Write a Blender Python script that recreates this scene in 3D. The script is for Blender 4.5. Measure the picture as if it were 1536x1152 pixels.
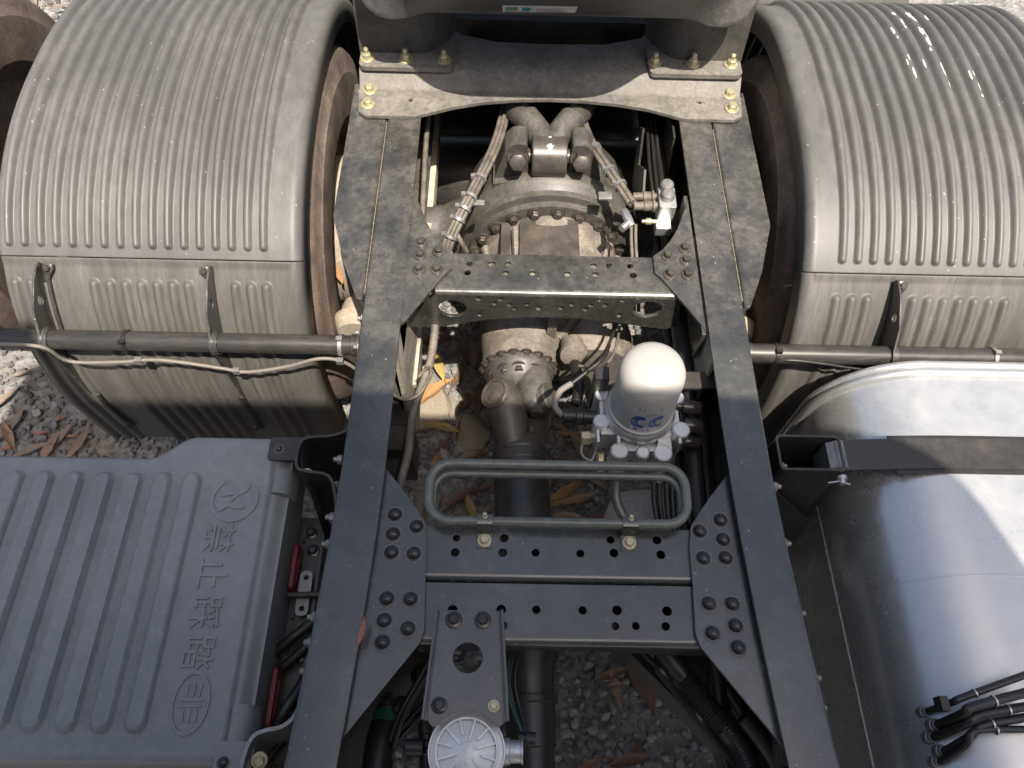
import bpy, bmesh, math, random
import numpy as np
from mathutils import Vector, Matrix
from mathutils.geometry import tessellate_polygon

# ------------------------------------------------------------------ camera, sky, sun, exposure
scene = bpy.context.scene
for o in list(bpy.data.objects):
    bpy.data.objects.remove(o)
col = scene.collection
R = math.radians
PI = math.pi

cam_d = bpy.data.cameras.new("camera")
cam = bpy.data.objects.new("camera", cam_d)
col.objects.link(cam)
cam_d.sensor_fit = 'HORIZONTAL'
cam_d.sensor_width = 36.0
cam_d.lens = 36.0 * 1154.0 / 1536.0
cam_d.clip_start = 0.02
cam_d.clip_end = 600.0
def aim(loc, pitch, yaw, roll):
    f = Vector((0, math.cos(pitch), -math.sin(pitch))); r = Vector((1, 0, 0)); u = r.cross(f)
    z = Matrix.Rotation(yaw, 3, 'Z'); f, r, u = z @ f, z @ r, z @ u
    r2 = r * math.cos(roll) + u * math.sin(roll); u2 = u * math.cos(roll) - r * math.sin(roll)
    m = Matrix((r2, u2, -f)).transposed().to_4x4(); m.translation = Vector(loc)
    return m
cam.matrix_world = aim((-0.1135, 0.0, 2.3603), R(60.0), R(-1.409), R(2.3217))
scene.camera = cam

SUN_TO = Vector((0.17, -0.457, 1.0)).normalized()
world = bpy.data.worlds.new("World"); scene.world = world; world.use_nodes = True
wn = world.node_tree; wn.nodes.clear()
wo = wn.nodes.new("ShaderNodeOutputWorld"); wb = wn.nodes.new("ShaderNodeBackground"); ws = wn.nodes.new("ShaderNodeTexSky")
ws.sky_type = 'NISHITA'; ws.sun_disc = False
ws.sun_elevation = math.asin(SUN_TO.z); ws.sun_rotation = math.atan2(SUN_TO.x, SUN_TO.y)
ws.air_density = 1.0; ws.dust_density = 5.2; ws.ozone_density = 1.0
wb.inputs[1].default_value = 0.105
wn.links.new(ws.outputs[0], wb.inputs[0]); wn.links.new(wb.outputs[0], wo.inputs[0])
sun_d = bpy.data.lights.new("sun", 'SUN'); sun_d.energy = 5.0; sun_d.angle = R(0.5); sun_d.color = (1.0, 0.915, 0.79)
sun = bpy.data.objects.new("sun", sun_d); col.objects.link(sun)
sun.rotation_euler = SUN_TO.to_track_quat('Z', 'Y').to_euler(); sun.location = SUN_TO * 12
scene.view_settings.view_transform = 'Standard'; scene.view_settings.look = 'None'
scene.view_settings.exposure = 0.82; scene.view_settings.gamma = 1.0
scene.render.engine = 'CYCLES'
scene.cycles.max_bounces = 5; scene.cycles.diffuse_bounces = 3; scene.cycles.glossy_bounces = 3
scene.cycles.use_denoising = True

# ------------------------------------------------------------------ materials
def node(nt, typ, **kw):
    n = nt.nodes.new(typ)
    for k, v in kw.items():
        if k in n.bl_rna.properties: setattr(n, k, v)
        else: n.inputs[k].default_value = v
    return n
def ramp(nt, src, p0, p1, c0=(0, 0, 0, 1), c1=(1, 1, 1, 1)):
    r = nt.nodes.new("ShaderNodeValToRGB")
    r.color_ramp.elements[0].position = p0; r.color_ramp.elements[1].position = p1
    r.color_ramp.elements[0].color = c0; r.color_ramp.elements[1].color = c1
    nt.links.new(src, r.inputs[0]); return r.outputs[0]
def math_n(nt, op, a, b=None, clamp=False):
    n = nt.nodes.new("ShaderNodeMath"); n.operation = op; n.use_clamp = clamp
    for i, v in enumerate((a, b)):
        if v is None: continue
        if hasattr(v, "links"): nt.links.new(v, n.inputs[i])
        else: n.inputs[i].default_value = v
    return n.outputs[0]
def mixc(nt, fac, a, b):
    n = nt.nodes.new("ShaderNodeMix"); n.data_type = 'RGBA'
    if hasattr(fac, "links"): nt.links.new(fac, n.inputs[0])
    else: n.inputs[0].default_value = fac
    for i, v in ((6, a), (7, b)):
        if hasattr(v, "links"): nt.links.new(v, n.inputs[i])
        else: n.inputs[i].default_value = (*v, 1) if len(v) == 3 else v
    return n.outputs[2]
MATS = {}
DUST = (0.36, 0.30, 0.23)
def surf(name, base, rough=0.5, metal=0.0, dust=0.0, dust_col=DUST, scale=9.0, var=0.25, y0=None, y1=None, y_lo=0.2,
         bump=0.05, bump_scale=180.0, edge=0.0, smudge=0.0, up=0.35, coat=0.0, speck=0.0, spec=0.5, stretch=None, rust=0.0, floor=0.2, wear=0.0, smear_skyfill=0.0, smear_skyfill_col=(0.24, 0.245, 0.25)):
    """painted / dusty surface: base colour with variation, a dirt layer in patches, smudges wiped into the dirt, specks"""
    m = bpy.data.materials.new(name); m.use_nodes = True; nt = m.node_tree; nt.nodes.clear()
    out = nt.nodes.new("ShaderNodeOutputMaterial"); b = nt.nodes.new("ShaderNodeBsdfPrincipled")
    nt.links.new(b.outputs[0], out.inputs[0])
    geo = nt.nodes.new("ShaderNodeNewGeometry")
    pos = geo.outputs["Position"]
    if edge > 0: bevel_n = nt.nodes.new("ShaderNodeBevel"); bevel_n.samples = 2; bevel_n.inputs[0].default_value = edge
    if stretch:
        mp = node(nt, "ShaderNodeMapping", Scale=stretch); nt.links.new(pos, mp.inputs[0]); spos = mp.outputs[0]
    else: spos = pos
    n1 = node(nt, "ShaderNodeTexNoise", Scale=scale, Detail=6.0, Roughness=0.62, Distortion=0.4); nt.links.new(spos, n1.inputs[0])
    n2 = node(nt, "ShaderNodeTexNoise", Scale=scale * 7.3, Detail=5.0, Roughness=0.7); nt.links.new(spos, n2.inputs[0])
    dark = tuple(c * (1 - var) for c in base); lite = tuple(min(1, c * (1 + var)) for c in base)
    c = mixc(nt, ramp(nt, n2.outputs[0], 0.3, 0.7), dark, lite)
    rgh = rough
    rv = math_n(nt, 'ADD', math_n(nt, 'MULTIPLY', n1.outputs[0], 0.22), rough - 0.11, True)
    if dust > 0:
        n6 = node(nt, "ShaderNodeTexNoise", Scale=scale * 26.0, Detail=3.0, Roughness=0.75); nt.links.new(spos, n6.inputs[0])
        f = math_n(nt, 'MULTIPLY', ramp(nt, n1.outputs[0], 0.26, 0.80), math_n(nt, 'MULTIPLY', ramp(nt, n2.outputs[0], 0.15, 0.80), ramp(nt, n6.outputs[0], 0.05, 0.55)))
        f = math_n(nt, 'ADD', math_n(nt, 'MULTIPLY', f, 1.85), floor)
        if up > 0:
            sx = nt.nodes.new("ShaderNodeSeparateXYZ"); nt.links.new(geo.outputs["Normal"], sx.inputs[0])
            u = math_n(nt, 'ADD', math_n(nt, 'MULTIPLY', sx.outputs[2], up), 1 - up); f = math_n(nt, 'MULTIPLY', f, u, True)
        if y0 is not None:
            sp = nt.nodes.new("ShaderNodeSeparateXYZ"); nt.links.new(pos, sp.inputs[0])
            mr = node(nt, "ShaderNodeMapRange"); mr.inputs[1].default_value = y0; mr.inputs[2].default_value = y1
            mr.inputs[3].default_value = y_lo; mr.inputs[4].default_value = 1.0; nt.links.new(sp.outputs[1], mr.inputs[0])
            f = math_n(nt, 'MULTIPLY', f, mr.outputs[0])
        if smudge > 0:
            n3 = node(nt, "ShaderNodeTexNoise", Scale=11.0, Detail=5.0, Roughness=0.6, Distortion=0.9); nt.links.new(pos, n3.inputs[0])
            s = ramp(nt, n3.outputs[0], 0.45, 0.72)
            f = math_n(nt, 'MULTIPLY', f, math_n(nt, 'SUBTRACT', 1.0, math_n(nt, 'MULTIPLY', s, smudge)))
        f = math_n(nt, 'MULTIPLY', f, dust * 1.5, True)
        c = mixc(nt, f, c, dust_col)
        rv = math_n(nt, 'ADD', rv, math_n(nt, 'MULTIPLY', f, 0.45), True)
        mt = math_n(nt, 'MULTIPLY', math_n(nt, 'SUBTRACT', 1.0, f, True), metal)
        nt.links.new(mt, b.inputs["Metallic"])
    else:
        b.inputs["Metallic"].default_value = metal
    if smear_skyfill > 0:
        n7 = node(nt, "ShaderNodeTexNoise", Scale=6.5, Detail=2.0, Roughness=0.45, Distortion=1.8); nt.links.new(pos, n7.inputs[0])
        n8 = node(nt, "ShaderNodeTexNoise", Scale=3.1, Detail=4.0, Roughness=0.6); nt.links.new(pos, n8.inputs[0])
        n9 = node(nt, "ShaderNodeTexNoise", Scale=70.0, Detail=3.0, Roughness=0.7); nt.links.new(pos, n9.inputs[0])
        ridge = math_n(nt, 'ABSOLUTE', math_n(nt, 'SUBTRACT', n7.outputs[0], 0.5))
        wisp = math_n(nt, 'MULTIPLY', ramp(nt, ridge, 0.0, 0.045, (1, 1, 1, 1), (0, 0, 0, 1)), ramp(nt, n8.outputs[0], 0.48, 0.66))
        haze_skyfill = math_n(nt, 'MULTIPLY', ramp(nt, n8.outputs[0], 0.40, 0.72), 0.75)
        k2 = math_n(nt, 'MULTIPLY', math_n(nt, 'ADD', math_n(nt, 'MULTIPLY', wisp, 0.6), math_n(nt, 'ADD', haze_skyfill, 0.30)), ramp(nt, n9.outputs[0], 0.0, 0.45))  # scuffs and dirt; on the chassis also sky reflection painted into the colour
        k2 = math_n(nt, 'MULTIPLY', k2, smear_skyfill, True)
        if y0 is not None:
            sp2 = nt.nodes.new("ShaderNodeSeparateXYZ"); nt.links.new(pos, sp2.inputs[0]); mr2 = node(nt, "ShaderNodeMapRange")
            mr2.inputs[1].default_value = 0.5; mr2.inputs[2].default_value = 1.05; mr2.inputs[3].default_value = 1.0; mr2.inputs[4].default_value = 0.30
            nt.links.new(sp2.outputs[1], mr2.inputs[0]); k2 = math_n(nt, 'MULTIPLY', k2, mr2.outputs[0])  # painted sky film is strong on the shaded front, weak toward the sun
        c = mixc(nt, k2, c, smear_skyfill_col)
        rv = math_n(nt, 'ADD', rv, math_n(nt, 'MULTIPLY', k2, 0.25), True)
    if wear > 0 and edge > 0:
        vm = nt.nodes.new("ShaderNodeVectorMath"); vm.operation = 'DOT_PRODUCT'; nt.links.new(bevel_n.outputs[0], vm.inputs[0]); nt.links.new(geo.outputs["Normal"], vm.inputs[1])
        w_ = ramp(nt, math_n(nt, 'SUBTRACT', 1.0, vm.outputs["Value"]), 0.03, 0.22)
        c = mixc(nt, math_n(nt, 'MULTIPLY', math_n(nt, 'MULTIPLY', w_, ramp(nt, n2.outputs[0], 0.35, 0.6)), wear), c, (0.20, 0.185, 0.165))
    if rust > 0:
        n5 = node(nt, "ShaderNodeTexNoise", Scale=38.0, Detail=6.0, Roughness=0.7); nt.links.new(pos, n5.inputs[0])
        c = mixc(nt, math_n(nt, 'MULTIPLY', ramp(nt, n5.outputs[0], 0.55, 0.72), rust), c, (0.20, 0.085, 0.035))
    if speck > 0:
        v = node(nt, "ShaderNodeTexVoronoi", Scale=55.0); nt.links.new(pos, v.inputs[0])
        n4 = node(nt, "ShaderNodeTexNoise", Scale=14.0, Detail=2.0); nt.links.new(pos, n4.inputs[0])
        k = math_n(nt, 'MULTIPLY', ramp(nt, v.outputs[0], 0.05, 0.13, (1, 1, 1, 1), (0, 0, 0, 1)), ramp(nt, n4.outputs[0], 0.54, 0.62))
        c = mixc(nt, math_n(nt, 'MULTIPLY', k, speck), c, (0.62, 0.58, 0.50))
    nt.links.new(c, b.inputs["Base Color"]); nt.links.new(rv, b.inputs["Roughness"])
    b.inputs["Specular IOR Level"].default_value = spec
    if coat: b.inputs["Coat Weight"].default_value = coat; b.inputs["Coat Roughness"].default_value = 0.15
    nrm = None
    if edge > 0:
        bv = bevel_n; nrm = bv.outputs[0]
    if bump > 0:
        nb = node(nt, "ShaderNodeTexNoise", Scale=bump_scale, Detail=4.0, Roughness=0.6); nt.links.new(spos, nb.inputs[0])
        bp = node(nt, "ShaderNodeBump", Strength=bump, Distance=0.002); nt.links.new(nb.outputs[0], bp.inputs["Height"])
        if nrm is not None: nt.links.new(nrm, bp.inputs["Normal"])
        nrm = bp.outputs[0]
    if nrm is not None: nt.links.new(nrm, b.inputs["Normal"])
    MATS[name] = m; return m

M_CHASSIS = surf("chassis_paint", (0.0105, 0.0118, 0.0112), 0.18, dust=0.26, dust_col=(0.29, 0.260, 0.222), scale=8.0, y0=0.60, y1=1.20, y_lo=0.30, smudge=0.5, edge=0.0028, speck=0.42, bump=0.03, up=0.5, floor=0.05, spec=1.0, smear_skyfill=0.26, smear_skyfill_col=(0.20, 0.215, 0.20), wear=0.9)  # pale film also paints sky reflection into the shaded front
M_BRACKET = surf("dusty_bracket_paint", (0.05, 0.048, 0.046), 0.5, dust=0.46, dust_col=(0.33, 0.305, 0.27), scale=11.0, smudge=0.3, wear=0.6, edge=0.003, bump=0.08, up=0.3)
M_DARK = surf("black_bracket_paint", (0.012, 0.013, 0.015), 0.34, dust=0.10, scale=12.0, edge=0.0015, bump=0.04)
M_MUD = surf("mudguard_plastic", (0.066, 0.065, 0.0635), 0.44, dust=0.16, dust_col=(0.31, 0.30, 0.285), scale=5.0, var=0.08, bump=0.10, bump_scale=420, speck=0.5, up=0.2, stretch=(1.0, 0.35, 0.35))
M_MUD_LOW = surf("mudguard_flap_plastic", (0.054, 0.052, 0.050), 0.48, dust=0.16, dust_col=(0.30, 0.28, 0.25), scale=8.0, var=0.12, bump=0.10, bump_scale=420, up=0.0, stretch=(2.2, 0.3, 0.3))
M_COVER = surf("battery_cover_plastic", (0.140, 0.152, 0.154), 0.36, dust=0.24, dust_col=(0.32, 0.325, 0.325), scale=6.0, var=0.12, bump=0.12, bump_scale=520, speck=0.35, up=0.3, smear_skyfill=0.32, smear_skyfill_col=(0.29, 0.30, 0.305))
M_OLIVE = surf("olive_tube_paint", (0.085, 0.10, 0.088), 0.34, dust=0.10, bump=0.02, coat=0.2)
M_PIPE = surf("black_pipe_paint", (0.02, 0.02, 0.021), 0.30, dust=0.07, scale=10.0, smudge=0.5, stretch=(0.35, 2.0, 2.0), up=0.3, bump=0.02)
M_TANK = surf("brushed_aluminium", (0.58, 0.585, 0.575), 0.25, metal=0.80, dust=0.16, dust_col=(0.45, 0.44, 0.42), scale=2.5, var=0.05, bump=0.012, bump_scale=60, up=0.5, speck=0.15)
M_CAST = surf("cast_aluminium", (0.62, 0.63, 0.63), 0.42, metal=0.85, dust=0.10, dust_col=(0.5, 0.47, 0.42), scale=20.0, var=0.12, edge=0.001, bump=0.12, bump_scale=500)
M_AXLE = surf("dusty_cast_iron", (0.050, 0.046, 0.042), 0.55, dust=0.46, dust_col=(0.37, 0.325, 0.26), scale=13.0, var=0.35, bump=0.35, bump_scale=260, up=0.35, smudge=0.35, rust=0.15)
M_IRON = surf("bare_dark_iron", (0.024, 0.023, 0.0225), 0.32, dust=0.15, dust_col=(0.40, 0.34, 0.27), scale=22.0, bump=0.08, smudge=0.4)
M_IRON2 = surf("dusty_dark_iron", (0.032, 0.031, 0.030), 0.42, dust=0.21, dust_col=(0.34, 0.31, 0.265), scale=15.0, bump=0.2, smudge=0.4, up=0.5)
M_SHAFT = surf("shaft_paint", (0.018, 0.019, 0.021), 0.36, dust=0.20, dust_col=(0.42, 0.37, 0.30), scale=14.0, y0=0.75, y1=1.0, y_lo=0.25, bump=0.03, edge=0.001)
M_WHITE = surf("white_canister_paint", (0.37, 0.36, 0.34), 0.42, dust=0.30, dust_col=(0.34, 0.31, 0.27), scale=14.0, var=0.04, bump=0.0, coat=0.0)
M_TYRE = surf("dusty_tyre_rubber", (0.03, 0.027, 0.025), 0.75, dust=0.48, dust_col=(0.25, 0.185, 0.14), scale=12.0, up=0.0, bump=0.15, bump_scale=200)
M_RUBBER = surf("black_rubber", (0.012, 0.012, 0.013), 0.42, dust=0.03, bump=0.0)
M_HOSE = surf("dusty_hose", (0.026, 0.026, 0.026), 0.5, dust=0.30, dust_col=(0.42, 0.36, 0.28), scale=30.0, bump=0.02, up=0.4)
M_GREYWIRE = surf("grey_wire_sleeve", (0.14, 0.13, 0.118), 0.55, dust=0.2, scale=40.0, bump=0.0)
M_YZINC = surf("yellow_zinc", (0.48, 0.44, 0.28), 0.40, metal=0.7, dust=0.18, dust_col=(0.55, 0.49, 0.36), scale=60, edge=0.0008, bump=0.0)
M_ZINC = surf("zinc_steel", (0.55, 0.56, 0.57), 0.36, metal=0.9, dust=0.12, scale=60, edge=0.0008, bump=0.0)
M_BOLT = surf("black_bolt_steel", (0.020, 0.020, 0.021), 0.16, metal=0.2, dust=0.16, scale=60, edge=0.001, bump=0.0, y0=0.6, y1=1.1, y_lo=0.35)
M_RING = surf("dust_ring", (0.13, 0.13, 0.128), 0.7, scale=60, var=0.6, bump=0.0)
M_RED = surf("red_plastic", (0.16, 0.009, 0.015), 0.4, bump=0.0)
M_RIM_WHITE = surf("pale_rim_paint", (0.62, 0.60, 0.56), 0.45, dust=0.3, scale=14)
M_DRUM = surf("dusty_brake_iron", (0.20, 0.17, 0.14), 0.7, dust=0.6, dust_col=(0.50, 0.42, 0.32), scale=18, bump=0.2, rust=0.25)
M_GREASE = surf("greased_plate", (0.010, 0.012, 0.018), 0.40, dust=0.55, dust_col=(0.34, 0.32, 0.29), scale=14, bump=0.04, up=0.5)
M_PLATEDUST = surf("dusty_plate_corner", (0.10, 0.095, 0.09), 0.6, dust=0.55, dust_col=(0.37, 0.34, 0.30), scale=12, bump=0.1)
M_STICK = surf("sticker_white", (0.55, 0.55, 0.55), 0.4, bump=0.0, var=0.02)
M_INK = surf("sticker_ink_grey", (0.16, 0.16, 0.17), 0.5, bump=0.0, var=0.02)
M_BLUE = surf("ink_blue", (0.015, 0.06, 0.26), 0.4, bump=0.0, var=0.02)
M_TEAL = surf("ink_teal", (0.02, 0.20, 0.32), 0.4, bump=0.0, var=0.02)
M_GREENINK = surf("ink_green", (0.10, 0.24, 0.18), 0.4, bump=0.0, var=0.02)
M_MARK = surf("paint_mark_white", (0.55, 0.55, 0.53), 0.8, bump=0.0, var=0.05)
M_SEAM = surf("seam_dirt", (0.17, 0.14, 0.105), 0.9, bump=0.3, scale=60, var=0.5)
M_GREEN = surf("green_wire", (0.02, 0.10, 0.05), 0.4, bump=0.0)
M_GREY = surf("grey_steel", (0.22, 0.225, 0.23), 0.45, metal=0.6, dust=0.15, edge=0.001, bump=0.05)
M_STRAP = surf("strap_paint", (0.016, 0.017, 0.019), 0.36, dust=0.07, scale=5.0, bump=0.03)
M_CONC = surf("pale_concrete", (0.25, 0.21, 0.16), 0.9, scale=30, var=0.25, bump=0.8, bump_scale=120)
M_SPRING = surf("dusty_spring_steel", (0.10, 0.09, 0.08), 0.65, dust=0.75, dust_col=(0.58, 0.51, 0.40), scale=16, bump=0.2, up=0.3)
M_CAB = surf("cab_paint", (0.55, 0.55, 0.55), 0.35, bump=0.0)
M_CREAM = surf("yellowed_paper", (0.50, 0.44, 0.24), 0.8, scale=30, var=0.3, bump=0.3)
LEAFM = [surf("leaf_tan", (0.25, 0.175, 0.115), 0.62, scale=30, var=0.4, bump=0.3), surf("leaf_brown", (0.13, 0.075, 0.048), 0.62, scale=30, var=0.4, bump=0.3),
         surf("leaf_orange", (0.33, 0.18, 0.075), 0.6, scale=30, var=0.35, bump=0.3), surf("leaf_yellow", (0.34, 0.26, 0.09), 0.58, scale=30, var=0.35, bump=0.3),
         surf("leaf_grey", (0.20, 0.155, 0.12), 0.7, scale=30, var=0.4, bump=0.3), surf("leaf_terracotta", (0.30, 0.115, 0.07), 0.55, scale=40, var=0.25, bump=0.3)]

# ------------------------------------------------------------------ mesh builder
def vadd(a, b): return (a[0] + b[0], a[1] + b[1], a[2] + b[2])
def frame_of(d):
    d = Vector(d).normalized(); a = Vector((0, 0, 1)) if abs(d.z) < 0.9 else Vector((1, 0, 0))
    u = d.cross(a).normalized(); return d, u, d.cross(u)
def smooth_path(pts, n=6):
    """Catmull-Rom through the points"""
    p = [Vector(q) for q in pts]
    if len(p) < 3: return p
    p = [2 * p[0] - p[1]] + p + [2 * p[-1] - p[-2]]; out = []
    for i in range(1, len(p) - 2):
        for k in range(n):
            t = k / n
            out.append(0.5 * ((2 * p[i]) + (p[i + 1] - p[i - 1]) * t + (2 * p[i - 1] - 5 * p[i] + 4 * p[i + 1] - p[i + 2]) * t * t + (3 * p[i] - p[i - 1] - 3 * p[i + 1] + p[i + 2]) * t ** 3))
    out.append(p[-2]); return out
def resample(pts, step):
    p = [Vector(q) for q in pts]; out = [p[0]]; acc = 0.0
    for a, b in zip(p, p[1:]):
        L = (b - a).length; d = step - acc
        while d <= L:
            out.append(a.lerp(b, d / L)); d += step
        acc = L - (d - step)
    return out
def round_poly(pts, r, n=5):
    """round the corners of a closed 2D polygon; r one radius or one per corner"""
    out = []; N = len(pts)
    for i in range(N):
        a, b, c = Vector(pts[i - 1]), Vector(pts[i]), Vector(pts[(i + 1) % N]); rr = r[i] if isinstance(r, (list, tuple)) else r
        u, v = (a - b), (c - b)
        if rr <= 0 or u.length < 1e-6 or v.length < 1e-6: out.append(tuple(b)); continue
        lu, lv = u.length, v.length; u.normalize(); v.normalize()
        ang = math.acos(max(-1, min(1, u.dot(v))))
        d = min(rr / math.tan(ang / 2) if ang > 0.05 else 0, lu * 0.49, lv * 0.49)
        p, q = b + u * d, b + v * d
        for k in range(n + 1):
            t = k / n; out.append(tuple(p * (1 - t) ** 2 + b * 2 * t * (1 - t) + q * t * t))
    return out
def circ(cx, cy, r, n=16): return [(cx + r * math.cos(2 * PI * i / n), cy + r * math.sin(2 * PI * i / n)) for i in range(n)]
def area2(p): return sum(p[i - 1][0] * p[i][1] - p[i][0] * p[i - 1][1] for i in range(len(p)))
MAP = {'z': lambda a, b, t: (a, b, t), 'y': lambda a, b, t: (a, t, b), 'x': lambda a, b, t: (t, a, b)}
class MB:
    def __init__(self): self.v = []; self.f = []
    def add(self, vs, fs):
        n = len(self.v); self.v += [tuple(p) for p in vs]; self.f += [tuple(i + n for i in f) for f in fs]; return self
    def box(self, x0, x1, y0, y1, z0, z1):
        vs = [(x, y, z) for z in (z0, z1) for y in (y0, y1) for x in (x0, x1)]
        return self.add(vs, [(0, 2, 3, 1), (4, 5, 7, 6), (0, 1, 5, 4), (2, 6, 7, 3), (0, 4, 6, 2), (1, 3, 7, 5)])
    def plate(self, outline, t0, t1, holes=(), axis='z'):
        """flat plate: 2D outline with holes, between t0 and t1 along axis ('z': xy, 'y': xz, 'x': yz)"""
        o = list(outline); o = o if area2(o) > 0 else o[::-1]
        hs = [h if area2(h) < 0 else h[::-1] for h in holes]
        loops = [o] + hs; flat = [p for l in loops for p in l]; n = len(flat); mp = MAP[axis]
        if hs: tri = tessellate_polygon([[Vector((p[0], p[1], 0)) for p in l] for l in loops])
        else: tri = [tuple(range(n))]
        vs = [mp(p[0], p[1], t0) for p in flat] + [mp(p[0], p[1], t1) for p in flat]; fs = []
        for t in tri:
            if hs and area2([flat[i] for i in t]) < 0: t = t[::-1]
            fs.append(tuple(t[::-1])); fs.append(tuple(i + n for i in t))
        k = 0
        for l in loops:
            m = len(l)
            for i in range(m):
                a, b = k + i, k + (i + 1) % m; fs.append((a, b, b + n, a + n))
            k += m
        if axis == 'y': fs = [f[::-1] for f in fs]
        if t1 < t0: fs = [f[::-1] for f in fs]
        return self.add(vs, fs)
    def tube(self, path, r, n=12, caps=True, closed=False):
        p = [Vector(q) for q in path]; m = len(p); rs = r if isinstance(r, (list, tuple)) else [r] * m
        vs = []; fs = []; up = None
        for i in range(m):
            d = (p[(i + 1) % m] - p[i - 1]) if closed else (p[min(i + 1, m - 1)] - p[max(i - 1, 0)])
            if d.length < 1e-9: d = Vector((0, 0, 1))
            d.normalize()
            if up is None: _, up, _ = frame_of(d)
            up = (up - d * up.dot(d)); up = up.normalized() if up.length > 1e-6 else frame_of(d)[1]
            w = d.cross(up)
            for k in range(n):
                a = 2 * PI * k / n; vs.append(p[i] + (up * math.cos(a) + w * math.sin(a)) * rs[i])
        for i in range(m if closed else m - 1):
            for k in range(n):
                a, b = i * n, ((i + 1) % m) * n; k2 = (k + 1) % n
                fs.append((a + k, a + k2, b + k2, b + k))
        if caps and not closed:
            fs.append(tuple(range(n))[::-1]); fs.append(tuple((m - 1) * n + k for k in range(n)))
        return self.add(vs, fs)
    def lathe(self, prof, origin, axis, n=32, a0=0.0, a1=2 * PI, sc=(1, 1)):
        """profile of (radius, height along axis)"""
        d, u, w = frame_of(axis); o = Vector(origin); full = abs(a1 - a0 - 2 * PI) < 1e-6; cnt = n if full else n + 1
        vs = []; fs = []
        for (r, h) in prof:
            for k in range(cnt):
                a = a0 + (a1 - a0) * k / n
                vs.append(o + d * h + u * (r * math.cos(a) * sc[0]) + w * (r * math.sin(a) * sc[1]))
        for i in range(len(prof) - 1):
            for k in range(n):
                k2 = (k + 1) % cnt; fs.append((i * cnt + k, i * cnt + k2, (i + 1) * cnt + k2, (i + 1) * cnt + k))
        if full:
            if prof[0][0] > 1e-6: fs.append(tuple(range(cnt))[::-1])
            if prof[-1][0] > 1e-6: fs.append(tuple((len(prof) - 1) * cnt + k for k in range(cnt)))
        return self.add(vs, fs)
    def prism(self, n, r, o, axis, h0, h1, rot=0.0, cham=0.0):
        prof = [(r, h0), (r, h1 - cham), (r - cham, h1)] if cham else [(r, h0), (r, h1)]
        return self.lathe(prof, o, axis, n, rot, rot + 2 * PI)
    def sweep_x(self, prof, xs):
        """closed (y,z) profile lofted over a list of x, or list of (x, profile)"""
        secs = [(x, prof) if not isinstance(x, tuple) else x for x in xs]; n = len(prof); vs = []; fs = []
        for x, pr in secs: vs += [(x, y, z) for y, z in pr]
        for i in range(len(secs) - 1):
            for k in range(n): fs.append((i * n + k, i * n + (k + 1) % n, (i + 1) * n + (k + 1) % n, (i + 1) * n + k))
        fs.append(tuple(range(n))[::-1]); fs.append(tuple((len(secs) - 1) * n + k for k in range(n)))
        return self.add(vs, fs)
    def grid(self, fn, nu, nv, closed_u=False):
        vs = [fn(i / (nu if closed_u else nu), j / nv) for j in range(nv + 1) for i in range(nu + 1)]
        fs = [(j * (nu + 1) + i, j * (nu + 1) + i + 1, (j + 1) * (nu + 1) + i + 1, (j + 1) * (nu + 1) + i) for j in range(nv) for i in range(nu)]
        return self.add(vs, fs)
    def mesh(self, name, angle=38, fix=True):
        me = bpy.data.meshes.new(name); me.from_pydata([tuple(p) for p in self.v], [], self.f)
        if fix:
            bm = bmesh.new(); bm.from_mesh(me); bmesh.ops.recalc_face_normals(bm, faces=bm.faces); bm.to_mesh(me); bm.free()
        me.polygons.foreach_set("use_smooth", [True] * len(me.polygons)); me.set_sharp_from_angle(angle=R(angle))
        return me
def put(name, me, mat, parent=None, loc=None, rot=None, label=None, scale=None):
    o = bpy.data.objects.new(name, me); col.objects.link(o)
    if mat is not None and not me.materials: me.materials.append(mat)
    if parent is not None: o.parent = parent
    if loc is not None: o.location = loc
    if rot is not None: o.rotation_mode = 'QUATERNION'; o.rotation_quaternion = rot
    if scale is not None: o.scale = (scale,) * 3
    if label: o["label"] = label
    return o
def part(name, mb, mat, parent, label=None, angle=38, fix=True):
    return put(name, mb.mesh(name, angle, fix), mat, parent, label=label)
def toward(n): return Vector(n).to_track_quat('Z', 'Y')

# shared fasteners (built along +Z, base at origin), unit = metres
def hex_mesh(nm, d, h, wash=1.0, stud=0.0, mat=None):
    b = MB()
    if wash: b.lathe([(d * wash, 0), (d * wash, d * 0.16), (d * wash * 0.92, d * 0.2), (0, d * 0.2)], (0, 0, 0), (0, 0, 1), 20)
    b.lathe([(d * 0.56, d * 0.2), (d * 0.56, h * 0.86), (d * 0.46, h), (0, h)], (0, 0, 0), (0, 0, 1), 6)
    if stud: b.lathe([(d * 0.3, h), (d * 0.3, h + stud * 0.85), (d * 0.24, h + stud), (0, h + stud)], (0, 0, 0), (0, 0, 1), 12)
    me = b.mesh(nm, 30); me.materials.append(mat); return me
def rivet_mesh():
    b = MB(); b.lathe([(0.0145, 0), (0.0145, 0.0012), (0.0116, 0.0016), (0.0112, 0.004), (0.0095, 0.0082), (0.006, 0.0108), (0.0025, 0.0117), (0, 0.0119)], (0, 0, 0), (0, 0, 1), 20)
    b.lathe([(0.0178, 0.0), (0.0176, 0.0006), (0.0146, 0.0008)], (0, 0, 0), (0, 0, 1), 24)
    me = b.mesh("rivet", 30); me.materials.append(M_BOLT); me.materials.append(M_RING)
    for p in me.polygons:
        if min(math.hypot(*me.vertices[i].co[:2]) for i in p.vertices) > 0.0140: p.material_index = 1
    return me
ME_RIVET = rivet_mesh()
ME_BOLT = hex_mesh("bolt", 0.017, 0.013, 0.92, 0.0, M_BOLT)
ME_YNUT = hex_mesh("nut", 0.022, 0.019, 0.85, 0.014, M_YZINC)
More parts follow.
